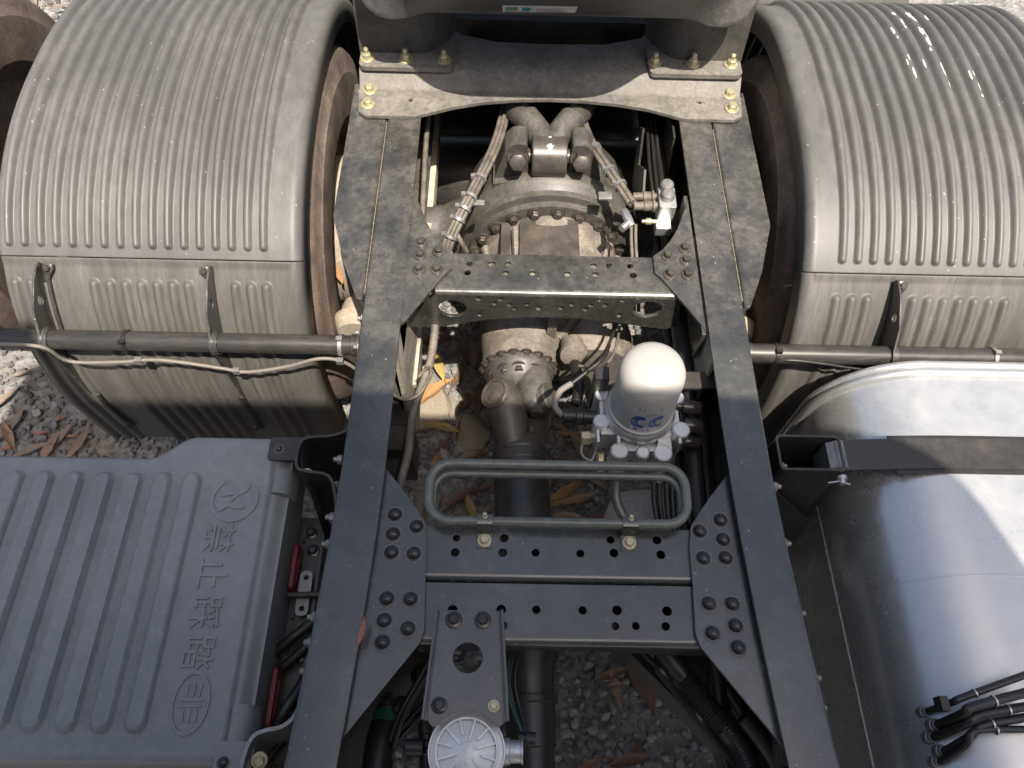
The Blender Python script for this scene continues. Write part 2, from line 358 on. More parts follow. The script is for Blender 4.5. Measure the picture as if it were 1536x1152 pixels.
ME_YBOLT = hex_mesh("bolt_yellow", 0.0155, 0.012, 0.85, 0.0, M_YZINC)
ME_ZBOLT = hex_mesh("bolt_zinc", 0.0165, 0.013, 0.0, 0.007, M_GREY)
ME_BIG = hex_mesh("bolt_large", 0.032, 0.022, 1.0, 0.008, M_IRON)
rng = random.Random(7)
def fast(name, me, loc, parent, n=(0, 0, 1), s=1.0):
    q = toward(n) @ Matrix.Rotation(rng.uniform(0, PI / 3), 3, 'Z').to_quaternion()
    return put(name, me, None, parent, loc, q, scale=s)

# ------------------------------------------------------------------ ground
def ground_mat():
    m = bpy.data.materials.new("gravel_ground"); m.use_nodes = True; nt = m.node_tree; b = nt.nodes["Principled BSDF"]
    geo = nt.nodes.new("ShaderNodeNewGeometry")
    v = node(nt, "ShaderNodeTexVoronoi", Scale=38.0); nt.links.new(geo.outputs["Position"], v.inputs[0])
    n = node(nt, "ShaderNodeTexNoise", Scale=3.0, Detail=6.0); nt.links.new(geo.outputs["Position"], n.inputs[0])
    s = nt.nodes.new("ShaderNodeSeparateColor"); nt.links.new(v.outputs["Color"], s.inputs[0])
    c = mixc(nt, s.outputs[0], (0.12, 0.12, 0.12), (0.27, 0.265, 0.255))
    c = mixc(nt, ramp(nt, n.outputs[0], 0.45, 0.7), c, (0.24, 0.21, 0.17))
    nt.links.new(c, b.inputs["Base Color"]); b.inputs["Roughness"].default_value = 0.9
    bp = node(nt, "ShaderNodeBump", Strength=0.9, Distance=0.012); nt.links.new(v.outputs["Distance"], bp.inputs["Height"]); nt.links.new(bp.outputs[0], b.inputs["Normal"])
    return m
g = MB(); g.add([(-150, -150, 0), (150, -150, 0), (150, 150, 0), (-150, 150, 0)], [(0, 1, 2, 3)])
go = put("ground", g.mesh("ground", fix=False), ground_mat()); go["kind"] = "structure"; go["label"] = "grey crushed stone ground under the truck"; go["category"] = "ground"

def stone_mat():
    m = bpy.data.materials.new("crushed_stone"); m.use_nodes = True; nt = m.node_tree; b = nt.nodes["Principled BSDF"]
    a = nt.nodes.new("ShaderNodeAttribute"); a.attribute_name = "tone"
    geo = nt.nodes.new("ShaderNodeNewGeometry"); n = node(nt, "ShaderNodeTexNoise", Scale=140.0, Detail=4.0); nt.links.new(geo.outputs["Position"], n.inputs[0])
    c = mixc(nt, a.outputs["Fac"], (0.10, 0.102, 0.106), (0.30, 0.295, 0.285))
    mm = nt.nodes.new("ShaderNodeMix"); mm.data_type = 'RGBA'; mm.blend_type = 'MULTIPLY'; mm.inputs[0].default_value = 0.5
    nt.links.new(c, mm.inputs[6]); nt.links.new(ramp(nt, n.outputs[0], 0.3, 0.7, (0.6, 0.6, 0.6, 1), (1.2, 1.17, 1.1, 1)), mm.inputs[7])
    nt.links.new(mm.outputs[2], b.inputs["Base Color"]); b.inputs["Roughness"].default_value = 0.88
    return m
def gravel(name, regions, seed, label):
    r = np.random.default_rng(seed)
    bm = bmesh.new(); bmesh.ops.create_icosphere(bm, subdivisions=1, radius=1.0)
    base = np.array([v.co[:] for v in bm.verts]); tri = np.array([[v.index for v in f.verts] for f in bm.faces]); bm.free()
    V = []; F = []; T = []; off = 0
    for (x0, x1, y0, y1, pitch, smin, smax) in regions:
        nx, ny = int((x1 - x0) / pitch), int((y1 - y0) / pitch)
        for i in range(nx):
            for j in range(ny):
                cx = x0 + (i + 0.5 + r.uniform(-.55, .55)) * pitch; cy = y0 + (j + 0.5 + r.uniform(-.55, .55)) * pitch
                s = (smin * .55 + (smax * 1.25 - smin * .55) * r.random() ** 1.7) * (1.4 if r.random() < .05 else 1)
                p = base * r.uniform(0.68, 1.18, (len(base), 1))
                # flatten random facets
                for _ in range(3):
                    nn = r.normal(size=3); nn /= np.linalg.norm(nn); d = p @ nn; k = d > 0.62
                    p[k] -= np.outer(d[k] - 0.62, nn)
                p = p * np.array([1.0, r.uniform(.62, .95), r.uniform(.45, .75)]) * s
                q = r.normal(size=4); q /= np.linalg.norm(q); w, x, y, z = q
                Rm = np.array([[1 - 2 * (y * y + z * z), 2 * (x * y - z * w), 2 * (x * z + y * w)], [2 * (x * y + z * w), 1 - 2 * (x * x + z * z), 2 * (y * z - x * w)], [2 * (x * z - y * w), 2 * (y * z + x * w), 1 - 2 * (x * x + y * y)]])
                p = p @ Rm.T
                p += np.array([cx, cy, s * r.uniform(0.15, 0.55)])
                V.append(p); F.append(tri + off); off += len(base); T.append(np.full(len(base), r.beta(1.6, 2.2)))
    V = np.concatenate(V); F = np.concatenate(F); T = np.concatenate(T)
    me = bpy.data.meshes.new(name); me.from_pydata(V.tolist(), [], F.tolist())
    at = me.attributes.new("tone", 'FLOAT', 'POINT'); at.data.foreach_set("value", T.astype(np.float32))
    o = put(name, me, stone_mat()); o["kind"] = "stuff"; o["label"] = label; o["category"] = "gravel"; return o
gravel("gravel", [(-0.62, 0.75, -0.25, 1.75, 0.0205, 0.010, 0.019), (-2.3, -0.62, 0.85, 2.3, 0.024, 0.008, 0.018), (-3.1, -1.2, 2.3, 4.4, 0.045, 0.010, 0.022)], 3, "loose grey crushed stones scattered under and beside the truck")

# ------------------------------------------------------------------ the truck
def sstep(a, b, x):
    t = min(1.0, max(0.0, (x - a) / (b - a))); return t * t * (3 - 2 * t)
truck = bpy.data.objects.new("tractor_truck", None); col.objects.link(truck)
truck["label"] = "black tractor truck chassis seen from behind the cab, with ribbed mudguards and an aluminium tank"
truck["category"] = "truck"; truck.empty_display_size = 0.3
ZF = 0.95

# cab behind the viewer: it throws the shade over the front of the frame
def cab():
    b = MB(); prof = round_poly([(-1.24, 1.05), (1.24, 1.05), (1.24, 3.55), (-1.24, 3.50)], [0.05, 0.05, 0.55, 0.12], 10)
    b.plate(prof, -2.6, -0.385, axis='y')
    c = part("cab", b, M_CAB, truck, "painted driver's cab behind the viewpoint")
    b = MB(); b.plate(round_poly([(-1.22, -.384), (-.74, -.384), (-.76, -.175), (-1.20, -.175)], .04, 4), 1.10, 3.46); part("added_shade_box", b, M_DARK, c)  # unseen box added at the cab wall to shade the gravel at left
cab()

# frame rails: C channels, slightly flared towards the cab
def rail(s):
    def sec(xo):
        w, t, zt, zb = 0.088, 0.008, ZF, 0.68
        pts = [(w, zb), (w, zb + t), (t, zb + t), (t, zt - t), (w, zt - t), (w, zt)]
        arc = [(0.009 - 0.009 * math.sin(a), zt - 0.009 + 0.009 * math.cos(a)) for a in np.linspace(0, PI / 2, 6)]
        arc2 = [(0.013 - 0.013 * math.cos(a), zb + 0.013 - 0.013 * math.sin(a)) for a in np.linspace(0, PI / 2, 6)]
        return [(s * (xo - u), z) for u, z in pts + arc + arc2]
    ys = [(3.4, .43), (1.6, .43), (0.72, .43), (0.60, .4315), (0.48, .4355), (0.30, .4455), (0.09, .461), (-0.12, .474), (-0.30, .480)]
    b = MB(); n = len(sec(.43)); vs = []; fs = []
    for y, xo in ys: vs += [(x, y, z) for x, z in sec(xo)]
    for i in range(len(ys) - 1):
        for k in range(n): fs.append((i * n + k, i * n + (k + 1) % n, (i + 1) * n + (k + 1) % n, (i + 1) * n + k))
    fs.append(tuple(range(n))); fs.append(tuple((len(ys) - 1) * n + k for k in range(n)))
    b.add(vs, fs)
    return part("frame_rail", b, M_CHASSIS, truck, "left frame rail beside the battery cover" if s < 0 else "right frame rail beside the aluminium tank")
rail_l, rail_r = rail(-1), rail(1)
for y in (0.655, 0.53, 0.475, 0.335, 0.29, 0.24):
    fast("bolt", ME_ZBOLT, (-0.437 - (0.008 if y < .4 else 0), y, 0.90), rail_l, (-1, 0, 0), 1.1)
for y in (1.03, 0.99, 0.95): fast("bolt", ME_ZBOLT, (-0.432, y, 0.87), rail_l, (-1, 0, 0), 1.2)
for y in (0.61, 0.49, 0.355, 0.24, 0.19, 0.145, 0.095):
    fast("bolt", ME_ZBOLT, (0.437 + (0.012 if y < .3 else 0.004 if y < .4 else 0), y, 0.905), rail_r, (1, 0, 0), 1.1)
for y in (1.05, 1.01, 0.96): fast("bolt", ME_ZBOLT, (0.432, y, 0.87), rail_r, (1, 0, 0), 1.2)
fast("bolt", ME_YBOLT, (0.420, 0.655, 0.82), rail_r, (-1, 0, 0), 1.1)

# angle irons outside the rails carrying the fifth wheel
def angle(s):
    b = MB(); t = 0.009
    out = [(s * .446, 1.75), (s * .53, 1.75), (s * .53, 1.275), (s * .487, 1.13), (s * .446, 1.03)]
    b.plate(out, ZF - 0.013, ZF - 0.004)
    # rolled corner and vertical leg against the rail
    prof = [(.446, ZF - .004)] + [(.4395 - .007 * math.sin(a), ZF - .011 + .007 * math.cos(a)) for a in np.linspace(0.0, PI / 2, 6)] + [(.4325, .72), (.441, .72), (.441, ZF - .0131), (.446, ZF - .0131)]
    b.plate([(x * s, z) for x, z in prof], 1.03, 1.75, axis='y')
    o = part("mounting_angle", b, M_CHASSIS, truck, ("left" if s < 0 else "right") + " angle iron bolted outside the rail under the fifth wheel")
    r = random.Random(5); b = MB()
    for i in range(170):
        y = 1.05 + 0.56 * i / 170; w = 0.0006 + 0.0007 * r.random()
        z = ZF - 0.009 + 0.0015 * r.random()
        b.box(s * .4315 - w, s * .4315 + w, y, y + 0.00345, z - 0.008, z)
    d = part("seam_dirt", b, M_SEAM, o); d["kind"] = "stuff"
    return o
angle(-1); angle(1)

# gusset plates and double crossmember nearest the viewer
ZG = 0.930
def gusset_near(s):
    b = MB()
    o = [(s * .395, .68), (s * .335, .612), (s * .30, .570), (s * .259, .514), (s * .2515, .47), (s * .2505, .40), (s * .246, .31), (s * .252, .287), (s * .38, .118), (s * .425, .065), (s * .425, .40), (s * .405, .68)]
    b.plate(round_poly(o, [0, .02, .02, .012, .02, .05, .02, .02, .03, 0, 0, 0], 4), ZG - 0.008, ZG)
    b.plate([(s * .412, z) for z in ()] or [(s * .404, .1), (s * .404, .66), (s * .396, .66), (s * .396, .1)], ZG - .12, ZG - .004)
    p = part("gusset_plate", b, M_CHASSIS, truck, ("left" if s < 0 else "right") + " riveted gusset plate of the near crossmember")
    for x, y in ((.318, .526), (.2745, .5025), (.318, .4865), (.318, .4505), (.2755, .449), (.319, .363), (.2755, .363), (.320, .3235), (.276, .3095), (.3195, .285)):
        fast("rivet", ME_RIVET, (s * x, y, ZG), p)
    return p
gl, gr = gusset_near(-1), gusset_near(1)
ZC = ZG - 0.0085
def channel(y_back, y_front, holes, zt, web_lo, web_hi):
    """top flange with punched holes, rolled front edge, web with an arched lower edge"""
    b = MB(); t = 0.008; r = 0.013
    b.plate([(-.335, y_front + r), (.335, y_front + r), (.335, y_back), (-.335, y_back)], zt - t, zt, [circ(x, y, rr, 18) for x, y, rr in holes])
    b.box(-.33, .33, y_front + .0085, y_back - .002, web_lo - .0005, web_lo + .0075); b.box(-.25, .25, y_back - .008, y_back - .001, web_lo + .0076, zt - t - .0005)
    N = 24
    xs = np.linspace(-.335, .335, N + 1)
    vs = []; fs = []; arc = np.linspace(0, PI / 2, 7)
    for x in xs:
        zb = web_lo + (web_hi - web_lo) * max(0.0, 1 - (x / .25) ** 2) if abs(x) < .25 else web_lo
        sec = [(y_front + r - r * math.sin(a), zt - r + r * math.cos(a)) for a in arc] + [(y_front, zb), (y_front + t, zb)] + [(y_front + r - (r - t) * math.sin(a), zt - r + (r - t) * math.cos(a)) for a in arc[::-1]]
        vs += [(x, y, z) for y, z in sec]; n = len(sec)
    for i in range(N):
        for k in range(n): fs.append((i * n + k, i * n + (k + 1) % n, (i + 1) * n + (k + 1) % n, (i + 1) * n + k))
    fs.append(tuple(range(n))); fs.append(tuple(N * n + k for k in range(n)))
    b.add(vs, fs); return b
hA = [(-.197, .4845, .0072), (-.198, .456, .0085), (-.105, .486, .0085), (-.107, .457, .0085), (-.044, .458, .0078), (.042, .458, .0078), (.102, .486, .0078), (.107, .460, .0085), (.192, .487, .0085), (.197, .458, .0085)]
hB = [(-.198, .348, .009), (-.108, .350, .009), (-.043, .351, .0078), (-.104, .321, .0078), (.043, .351, .0078), (.107, .352, .009), (.102, .323, .0072), (.140, .324, .0072), (.200, .352, .009), (.195, .324, .0078)]
cm_near_b = part("crossmember", channel(.508, .402, hA, ZC, .80, .80), M_CHASSIS, truck, "near crossmember channel with rolled edge carrying the foot rail")
cm_near_f = part("crossmember", channel(.3985, .286, hB, ZC - .003, .845, .875), M_CHASSIS, truck, "near crossmember channel carrying the round cast valve bracket")

# foot rail of bent olive tube clamped to the crossmember
def loop(x0, x1, y0, y1, r, z, n=8):
    c = [(x1 - r, y0 + r, -PI / 2), (x1 - r, y1 - r, 0), (x0 + r, y1 - r, PI / 2), (x0 + r, y0 + r, PI)]
    out = []
    for cx, cy, a in c:
        for k in range(n + 1):
            t = a + PI / 2 * k / n; out.append((cx + r * math.cos(t), cy + r * math.sin(t), z(cx + r * math.cos(t), cy + r * math.sin(t)) if callable(z) else z))
    return out
b = MB(); b.tube(loop(-.252, .249, .508, .623, .042, lambda x, y: .9515 + (y - .508) * 0.10), .0098, 14, closed=True)
foot = part("foot_rail", b, M_OLIVE, truck, "olive grey bent tube loop clamped to the near crossmember")
b = MB(); b.tube([p for p in loop(-.246, .243, .512, .6095, .038, lambda x, y: .9345 + (y - .508) * 0.10) if p[1] > .53][::1], .0082, 12)
part("lower_tube", b, M_OLIVE, foot)
for x in (-.1425, .1365):
    b = MB()
    prof = [(.464, ZC + .0005), (.464, ZC + .0045), (.493, ZC + .0045), (.4955, ZC + .030), (.500, ZC + .0395), (.510, ZC + .0425), (.519, ZC + .0395), (.5225, ZC + .030), (.5195, ZC + .029), (.516, ZC + .0365), (.510, ZC + .0385), (.502, ZC + .036), (.499, ZC + .030), (.4965, ZC + .0005)]
    b.sweep_x(prof, [x - .0155, x + .0155])
    c = part("clamp", b, M_CHASSIS, foot)
    fast("bolt", ME_YBOLT, (x, .4785, ZC + .0045), foot, s=1.05)
    b = MB(); b.lathe([(.0055, 0), (.0055, .004), (.004, .005), (.004, .012), (0, .013)], (x, .513, ZC + .042), (0, 0.2, 1), 10); part("stud", b, M_YZINC, foot)

# second crossmember, over the axle nose
ZB2 = 0.937
def cross_far():
    b = MB(); t = .008; r = .012; yf = 1.060
    hs = [(-.196, 1.145, .0075), (-.144, 1.146, .0085), (-.106, 1.147, .0075), (.095, 1.147, .0078), (.131, 1.148, .0078), (.181, 1.148, .0075), (-.200, 1.119, .0085), (-.112, 1.120, .0075), (-.049, 1.121, .0075), (.033, 1.121, .0078), (.098, 1.121, .0078), (.187, 1.121, .0085)]
    b.plate([(-.30, yf + r), (.30, yf + r), (.33, yf + .06), (.33, 1.165), (.25, 1.175), (-.25, 1.175), (-.33, 1.165), (-.33, yf + .06)], ZB2 - t, ZB2, [circ(x, y, q, 16) for x, y, q in hs])
    arc = np.linspace(0, PI / 2, 7); sec = [(yf + r - r * math.sin(a), ZB2 - r + r * math.cos(a)) for a in arc] + [(yf + r - (r - t) * math.sin(a), ZB2 - r + (r - t) * math.cos(a)) for a in arc[::-1]]
    b.sweep_x(sec, [-.272, .288])
    zt = ZB2 - r
    out = [(-.272, zt), (.288, zt), (.300, .905), (.302, .825), (.285, .806), (.24, .812), (.15, .832), (.05, .845), (-.05, .846), (-.15, .832), (-.24, .806), (-.285, .792), (-.352, .797), (-.362, .81), (-.345, .835), (-.285, .905)]
    small = [(-.173, .916), (-.122, .915), (-.136, .899), (-.101, .895), (-.090, .880), (-.059, .897), (-.032, .884), (.020, .886), (.045, .900), (.078, .883), (.089, .899), (.108, .921), (.123, .900), (.161, .922), (-.171, .852), (.161, .862)]
    hh = [circ(x, z, .0065 if i % 3 else .0078, 12) for i, (x, z) in enumerate(small)]
    hh += [[(-.235 + .034 * math.cos(a), .874 + .033 * math.sin(a)) for a in np.linspace(0, 2 * PI, 25)[:-1]], [(.224 + .034 * math.cos(a), .886 + .031 * math.sin(a)) for a in np.linspace(0, 2 * PI, 25)[:-1]]]
    b.plate(out, yf, yf + t, hh, axis='y'); b.box(-.28, .28, 1.072, 1.165, .8465, .8535) if False else None
    return part("crossmember", b, M_CHASSIS, truck, "far dusty crossmember with two large holes in its front web")
cross_far()
def gusset_far(s):
    b = MB(); z = ZB2 + .0085
    e = .352 if s < 0 else .337
    o = [(s * e, 1.37), (s * .335, 1.345), (s * .318, 1.30), (s * .302, 1.258), (s * .282, 1.222), (s * .262, 1.195), (s * .236, 1.172), (s * .236, 1.125), (s * .252, 1.105), (s * .29, 1.045), (s * .333, .972), (s * e, .955)]
    b.plate(o, z - .008, z)
    b.plate([(s * e, .955), (s * e, 1.37), (s * (e - .008), 1.37), (s * (e - .008), .955)], .84, z - .004)
    p = part("gusset_plate", b, M_CHASSIS, truck, ("left" if s < 0 else "right") + " bolted gusset plate of the far crossmember")
    for x, y in ((.313, 1.197), (.270, 1.172), (.313, 1.160), (.271, 1.118), (.312, 1.119)):
        fast("bolt", ME_BOLT, (s * x, y, z), p)
gusset_far(-1); gusset_far(1)

# fifth wheel: mounting bracket, feet, pedestals, plate
def fifth():
    arch = [(-.505, 1.625), (-.485, 1.610), (-.355, 1.612), (-.315, 1.628), (-.26, 1.650), (-.18, 1.672), (-.09, 1.685), (0, 1.690), (.09, 1.687), (.18, 1.677), (.26, 1.660), (.315, 1.640), (.350, 1.626), (.485, 1.626), (.508, 1.640)]
    b = MB(); z0 = 0.951; t = .010
    b.plate(arch + [(.515, 1.712), (-.515, 1.712)], z0, z0 + t, [circ(-.372, 1.672, .006), circ(.40, 1.690, .006)])
    sec = [(1.712, z0), (1.712, z0 + t), (1.745, .998), (1.755, 1.004)]
    up = [(1.7118, z0), (1.7118, z0 + t), (1.722, z0 + t + .003), (1.748, .992), (1.760, .998), (1.83, .998), (1.83, .988), (1.762, .988), (1.752, .983), (1.724, z0)]
    b.sweep_x(up, [-.512, -.3, 0, .3, .512])
    root = part("fifth_wheel", b, M_BRACKET, truck, "greasy fifth wheel coupling on its dusty bolted bracket")
    # curved rear lip of the bracket
    lip = [(-.512, 1.8302), (-.275, 1.8302), (-.20, 1.822), (-.1, 1.812), (0, 1.808), (.1, 1.812), (.20, 1.822), (.275, 1.8302), (.512, 1.8302), (.512, 1.98), (.32, 1.98), (.25, 1.9), (.15, 1.87), (0, 1.865), (-.15, 1.87), (-.25, 1.9), (-.32, 1.98), (-.512, 1.98)]
    b = MB(); b.plate(lip, .989, .9985); part("base_plate", b, M_BRACKET, root)
    b = MB(); b.box(-.53, .53, 1.9805, 3.05, .975, .988); b.box(-.53, .53, 2.0, 2.02, .70, .975); part("added_shade_plate", b, M_DARK, root)  # plate and wall added under the coupling to darken the opening
    for s in (-1, 1):
        b = MB(); b.plate(round_poly([(s * .262, 1.738), (s * .51, 1.738), (s * .51, 1.86), (s * .262, 1.86)], [.018, .018, .006, .006], 5), .9985, 1.012); part("foot", b, M_BRACKET, root)
        for x in (.285, .387, .490): fast("nut", ME_YNUT, (s * (x - (.008 if s > 0 else 0)), 1.768 if s < 0 else 1.778, 1.012), root, s=1.0)
        for y in (1.706, 1.651): fast("bolt", ME_YBOLT, (s * .4835, y + (.016 if s > 0 else 0), z0 + t), root, s=1.45)
        # pedestal: curved upright
        def ped(u, v):
            x = s * (.50 - .24 * u); a = max(0.0, (u - .62) / .38)
            y = 1.795 + .03 * v + .10 * a * a; z = 1.011 + .27 * v
            return (x, y, z)
        b = MB(); b.grid(ped, 14, 6); p0 = len(b.v)
        def ped2(u, v): x, y, z = ped(u, v); return (x, y + .012, z)
        b.grid(ped2, 14, 6); b.plate([(1.795, 1.011), (1.98, 1.011), (1.99, 1.25), (1.825, 1.28)], s * .50, s * .512, axis='x')
        part("pedestal", b, M_IRON2, root)
    # plate with down-turned apron
    b = MB()
    def edge_y(x): return 1.492 + .27 * max(0, (abs(x) - .12) / .36) ** 2
    N = 40; vs = []; fs = []
    for i in range(N + 1):
        x = -.48 + .96 * i / N; e = edge_y(x); c = sstep(.30, .38, abs(x))
        yb = 1.680 - .012 * c + .05 * max(0, (abs(x) - .40) / .08) ** 2; zb = 1.212 - .012 * c + .035 * max(0, (abs(x) - .42) / .06) ** 2
        sec = [(2.75, 1.43), (e + .02, 1.410), (e, 1.40), (e + (yb - e) * .06, 1.388), (e + (yb - e) * .92, zb + .018), (yb - .002, zb + .004), (yb, zb), (yb + .012, zb + .002), (yb + .03, zb + .06), (2.75, 1.30)]
        n = len(sec); vs += [(x, y, z) for y, z in sec]
    for i in range(N):
        for k in range(n): fs.append((i * n + k, i * n + (k + 1) % n, (i + 1) * n + (k + 1) % n, (i + 1) * n + k))
    fs.append(tuple(range(n))); fs.append(tuple(N * n + k for k in range(n)))
    b.add(vs, fs); part("coupling_plate", b, M_GREASE, root)
    # sticker on the apron
    q = Vector((0, -.075, .0)); 
    ax = Vector((1, 0.015, 0)); p_lo = Vector((-.045, 1.6650, 1.2300)); p_up = Vector((0, -.1617, .158)).normalized(); nn = ax.cross(p_up).normalized()
    def on(u, v, h=0.0): return p_lo + ax * u + p_up * v + nn * h
    def flat(pts, h0, h1):
        m = MB(); k = len(pts); m.add([on(u, v, h0) for u, v in pts] + [on(u, v, h1) for u, v in pts], [tuple(range(k))[::-1], tuple(range(k, 2 * k))] + [(i, (i + 1) % k, (i + 1) % k + k, i + k) for i in range(k)]); return m
    st = part("sticker", flat(round_poly([(-.085, .004), (.085, .004), (.085, .075), (-.085, .075)], .004), .0005, .0015), M_STICK, root, "white printed sticker on the coupling apron")
    for nm, pts, mt in (("print", [(-.076, .022), (-.066, .020), (-.060, .026), (-.052, .019), (-.044, .022), (-.044, .06), (-.076, .06)], M_GREENINK), ("print", [(-.036, .020), (-.030, .024), (-.024, .020), (-.018, .022), (-.018, .06), (-.037, .06)], M_TEAL)): pass
    for k, (u0, u1, v0, v1, mt) in enumerate([(-.078, -.050, .020, .060, M_GREENINK), (-.040, -.020, .018, .060, M_TEAL), (-.080, -.020, .0105, .0125, M_INK), (-.0145, -.0135, .006, .072, M_INK), (-.006, .060, .0075, .0095, M_INK), (-.006, .066, .0135, .0155, M_INK), (.012, .066, .0195, .0215, M_INK), (-.008, .045, .0255, .0285, M_INK), (-.008, .05, .034, .038, M_INK), (-.008, .06, .045, .049, M_INK)]):
        part("print", flat([(u0, v0), (u1, v0), (u1, v1), (u0, v1)], .0016, .0019), mt, root)
    return root
fifth()

# ------------------------------------------------------------------ mudguards
YW, ZW, RF = 1.62, 0.53, 0.65
XI, XO = 0.585, 1.275
PITCH = 0.0362
def rib(d, w):
    return 0.0 if d >= w else (sstep(0.0, 1.0, 1.25 * (1 - d / w)))
RIBX = [XI + .082 + PITCH * i for i in range(17)]
ARN, ARA, ARB = 2.4, 0.65, 0.575
def _arch_table():
    pts = []
    for t in np.linspace(0, PI, 1600):
        c, s_ = math.cos(t), math.sin(t); pts.append((YW - ARA * math.copysign(abs(c) ** (2 / ARN), c), ZW + ARB * abs(s_) ** (2 / ARN)))
    p = np.array(pts); d = np.concatenate([[0], np.cumsum(np.hypot(*np.diff(p, axis=0).T))]); return p, d
ARP, ARD = _arch_table()
JQ = float(np.interp(.955, ARP[:600, 1], ARD[:600]))
def arch(q):
    """point and outward normal of the mudguard outline, q metres of arc from the panel joint (up = positive)"""
    s_ = JQ + q
    if s_ < .012: e = .012 - s_; return (YW - ARA + e * .07, ZW + .012 - e, -1.0, 0.07)
    if s_ > ARD[-1] - .012: e = s_ - ARD[-1] + .012; return (YW + ARA, ZW + .012 - e, 1.0, 0.0)
    y, z = np.interp(s_, ARD, ARP[:, 0]), np.interp(s_, ARD, ARP[:, 1])
    y2, z2 = np.interp(s_ + .004, ARD, ARP[:, 0]), np.interp(s_ + .004, ARD, ARP[:, 1]); y1, z1 = np.interp(s_ - .004, ARD, ARP[:, 0]), np.interp(s_ - .004, ARD, ARP[:, 1])
    dy, dz = y2 - y1, z2 - z1; L = math.hypot(dy, dz); return (float(y), float(z), float(-dz / L), float(dy / L))
def mud_upper(s):
    b = MB(); us = []
    for a in np.linspace(0, 1, 10): us.append(('lip', a))
    for x in np.linspace(XI + .022, XO - .012, 236)[1:]: us.append(('x', x))
    for a in np.linspace(0, 1, 5)[1:]: us.append(('out', a))
    qs = np.concatenate([np.linspace(0, .065, 26), np.linspace(.065, 1.70, 110)[1:]])
    vs = []; n = len(us)
    for q_ in qs:
        y, z, ny, nz = arch(q_)
        for kind, q in us:
            off = 0.0
            if kind == 'lip':
                a = (1 - q) * PI * .5; x = XI + .022 - .022 * math.sin(a); off = -.022 * (1 - math.cos(a)) - (.045 if q == 0 else 0)
            elif kind == 'out':
                x = XO - .012 + .012 * math.sin(q * PI / 2); off = -.012 * (1 - math.cos(q * PI / 2)) - (.02 if q == 1 else 0)
            else:
                x = q; k = round((x - RIBX[0]) / PITCH)
                if 0 <= k <= 16:
                    dx = x - RIBX[k]; ds = max(0.0, .030 - q_); wdt = .0100 + .0072 * sstep(0.05, 0.50, q_)
                    off = (.0115 + .0045 * sstep(0.05, .4, q_)) * rib(math.hypot(dx, ds), wdt)
            vs.append((s * x, y + ny * off, z + nz * off))
    fs = [(j * n + i, j * n + i + 1, (j + 1) * n + i + 1, (j + 1) * n + i) for j in range(len(qs) - 1) for i in range(n - 1)]
    b.add(vs, fs); return b
def fl_curve(q):
    y, z, ny, nz = arch(-q - .002); return (y - ny * .004, z - nz * .004, ny, nz)
LOWRIBS = [0, 1, 2, 5, 6, 7, 8, 9, 10, 11, 14, 15, 16]
def mud_lower(s, yoff=0.0):
    b = MB(); qs = list(np.linspace(0, .09, 30)) + list(np.linspace(.09, .70, 60))[1:]; us = []
    for a in np.linspace(0, 1, 8): us.append(('lip', a))
    for x in np.linspace(XI + .022, XO - .006, 204)[1:]: us.append(('x', x))
    n = len(us); vs = []
    for q in qs:
        y, z, ny, nz = fl_curve(q)
        for kind, v in us:
            off = 0.0
            if kind == 'lip':
                a = (1 - v) * PI * .5; x = XI + .022 - .022 * math.sin(a); off = -.022 * (1 - math.cos(a)) - (.04 if v == 0 else 0)
            else:
                x = v; k = round((x - RIBX[0]) / PITCH)
                if 0 <= k <= 16 and (16 - k) in LOWRIBS:
                    dx = x - RIBX[k]; ds = max(0.0, .060 - q); off = .0110 * rib(math.hypot(dx, ds), .0130)
                off += .004 * (1 - sstep(.0, .022, q))
            vs.append((s * x, y + ny * off + yoff, z + nz * off))
    fs = [(j * n + i, j * n + i + 1, (j + 1) * n + i + 1, (j + 1) * n + i) for j in range(len(qs) - 1) for i in range(n - 1)]
    b.add(vs, fs); return b
def thick(o, t):
    m = o.modifiers.new("thickness", 'SOLIDIFY'); m.thickness = t; m.offset = 0.0
PY, PZ, PR = 0.975, 0.838, 0.0235
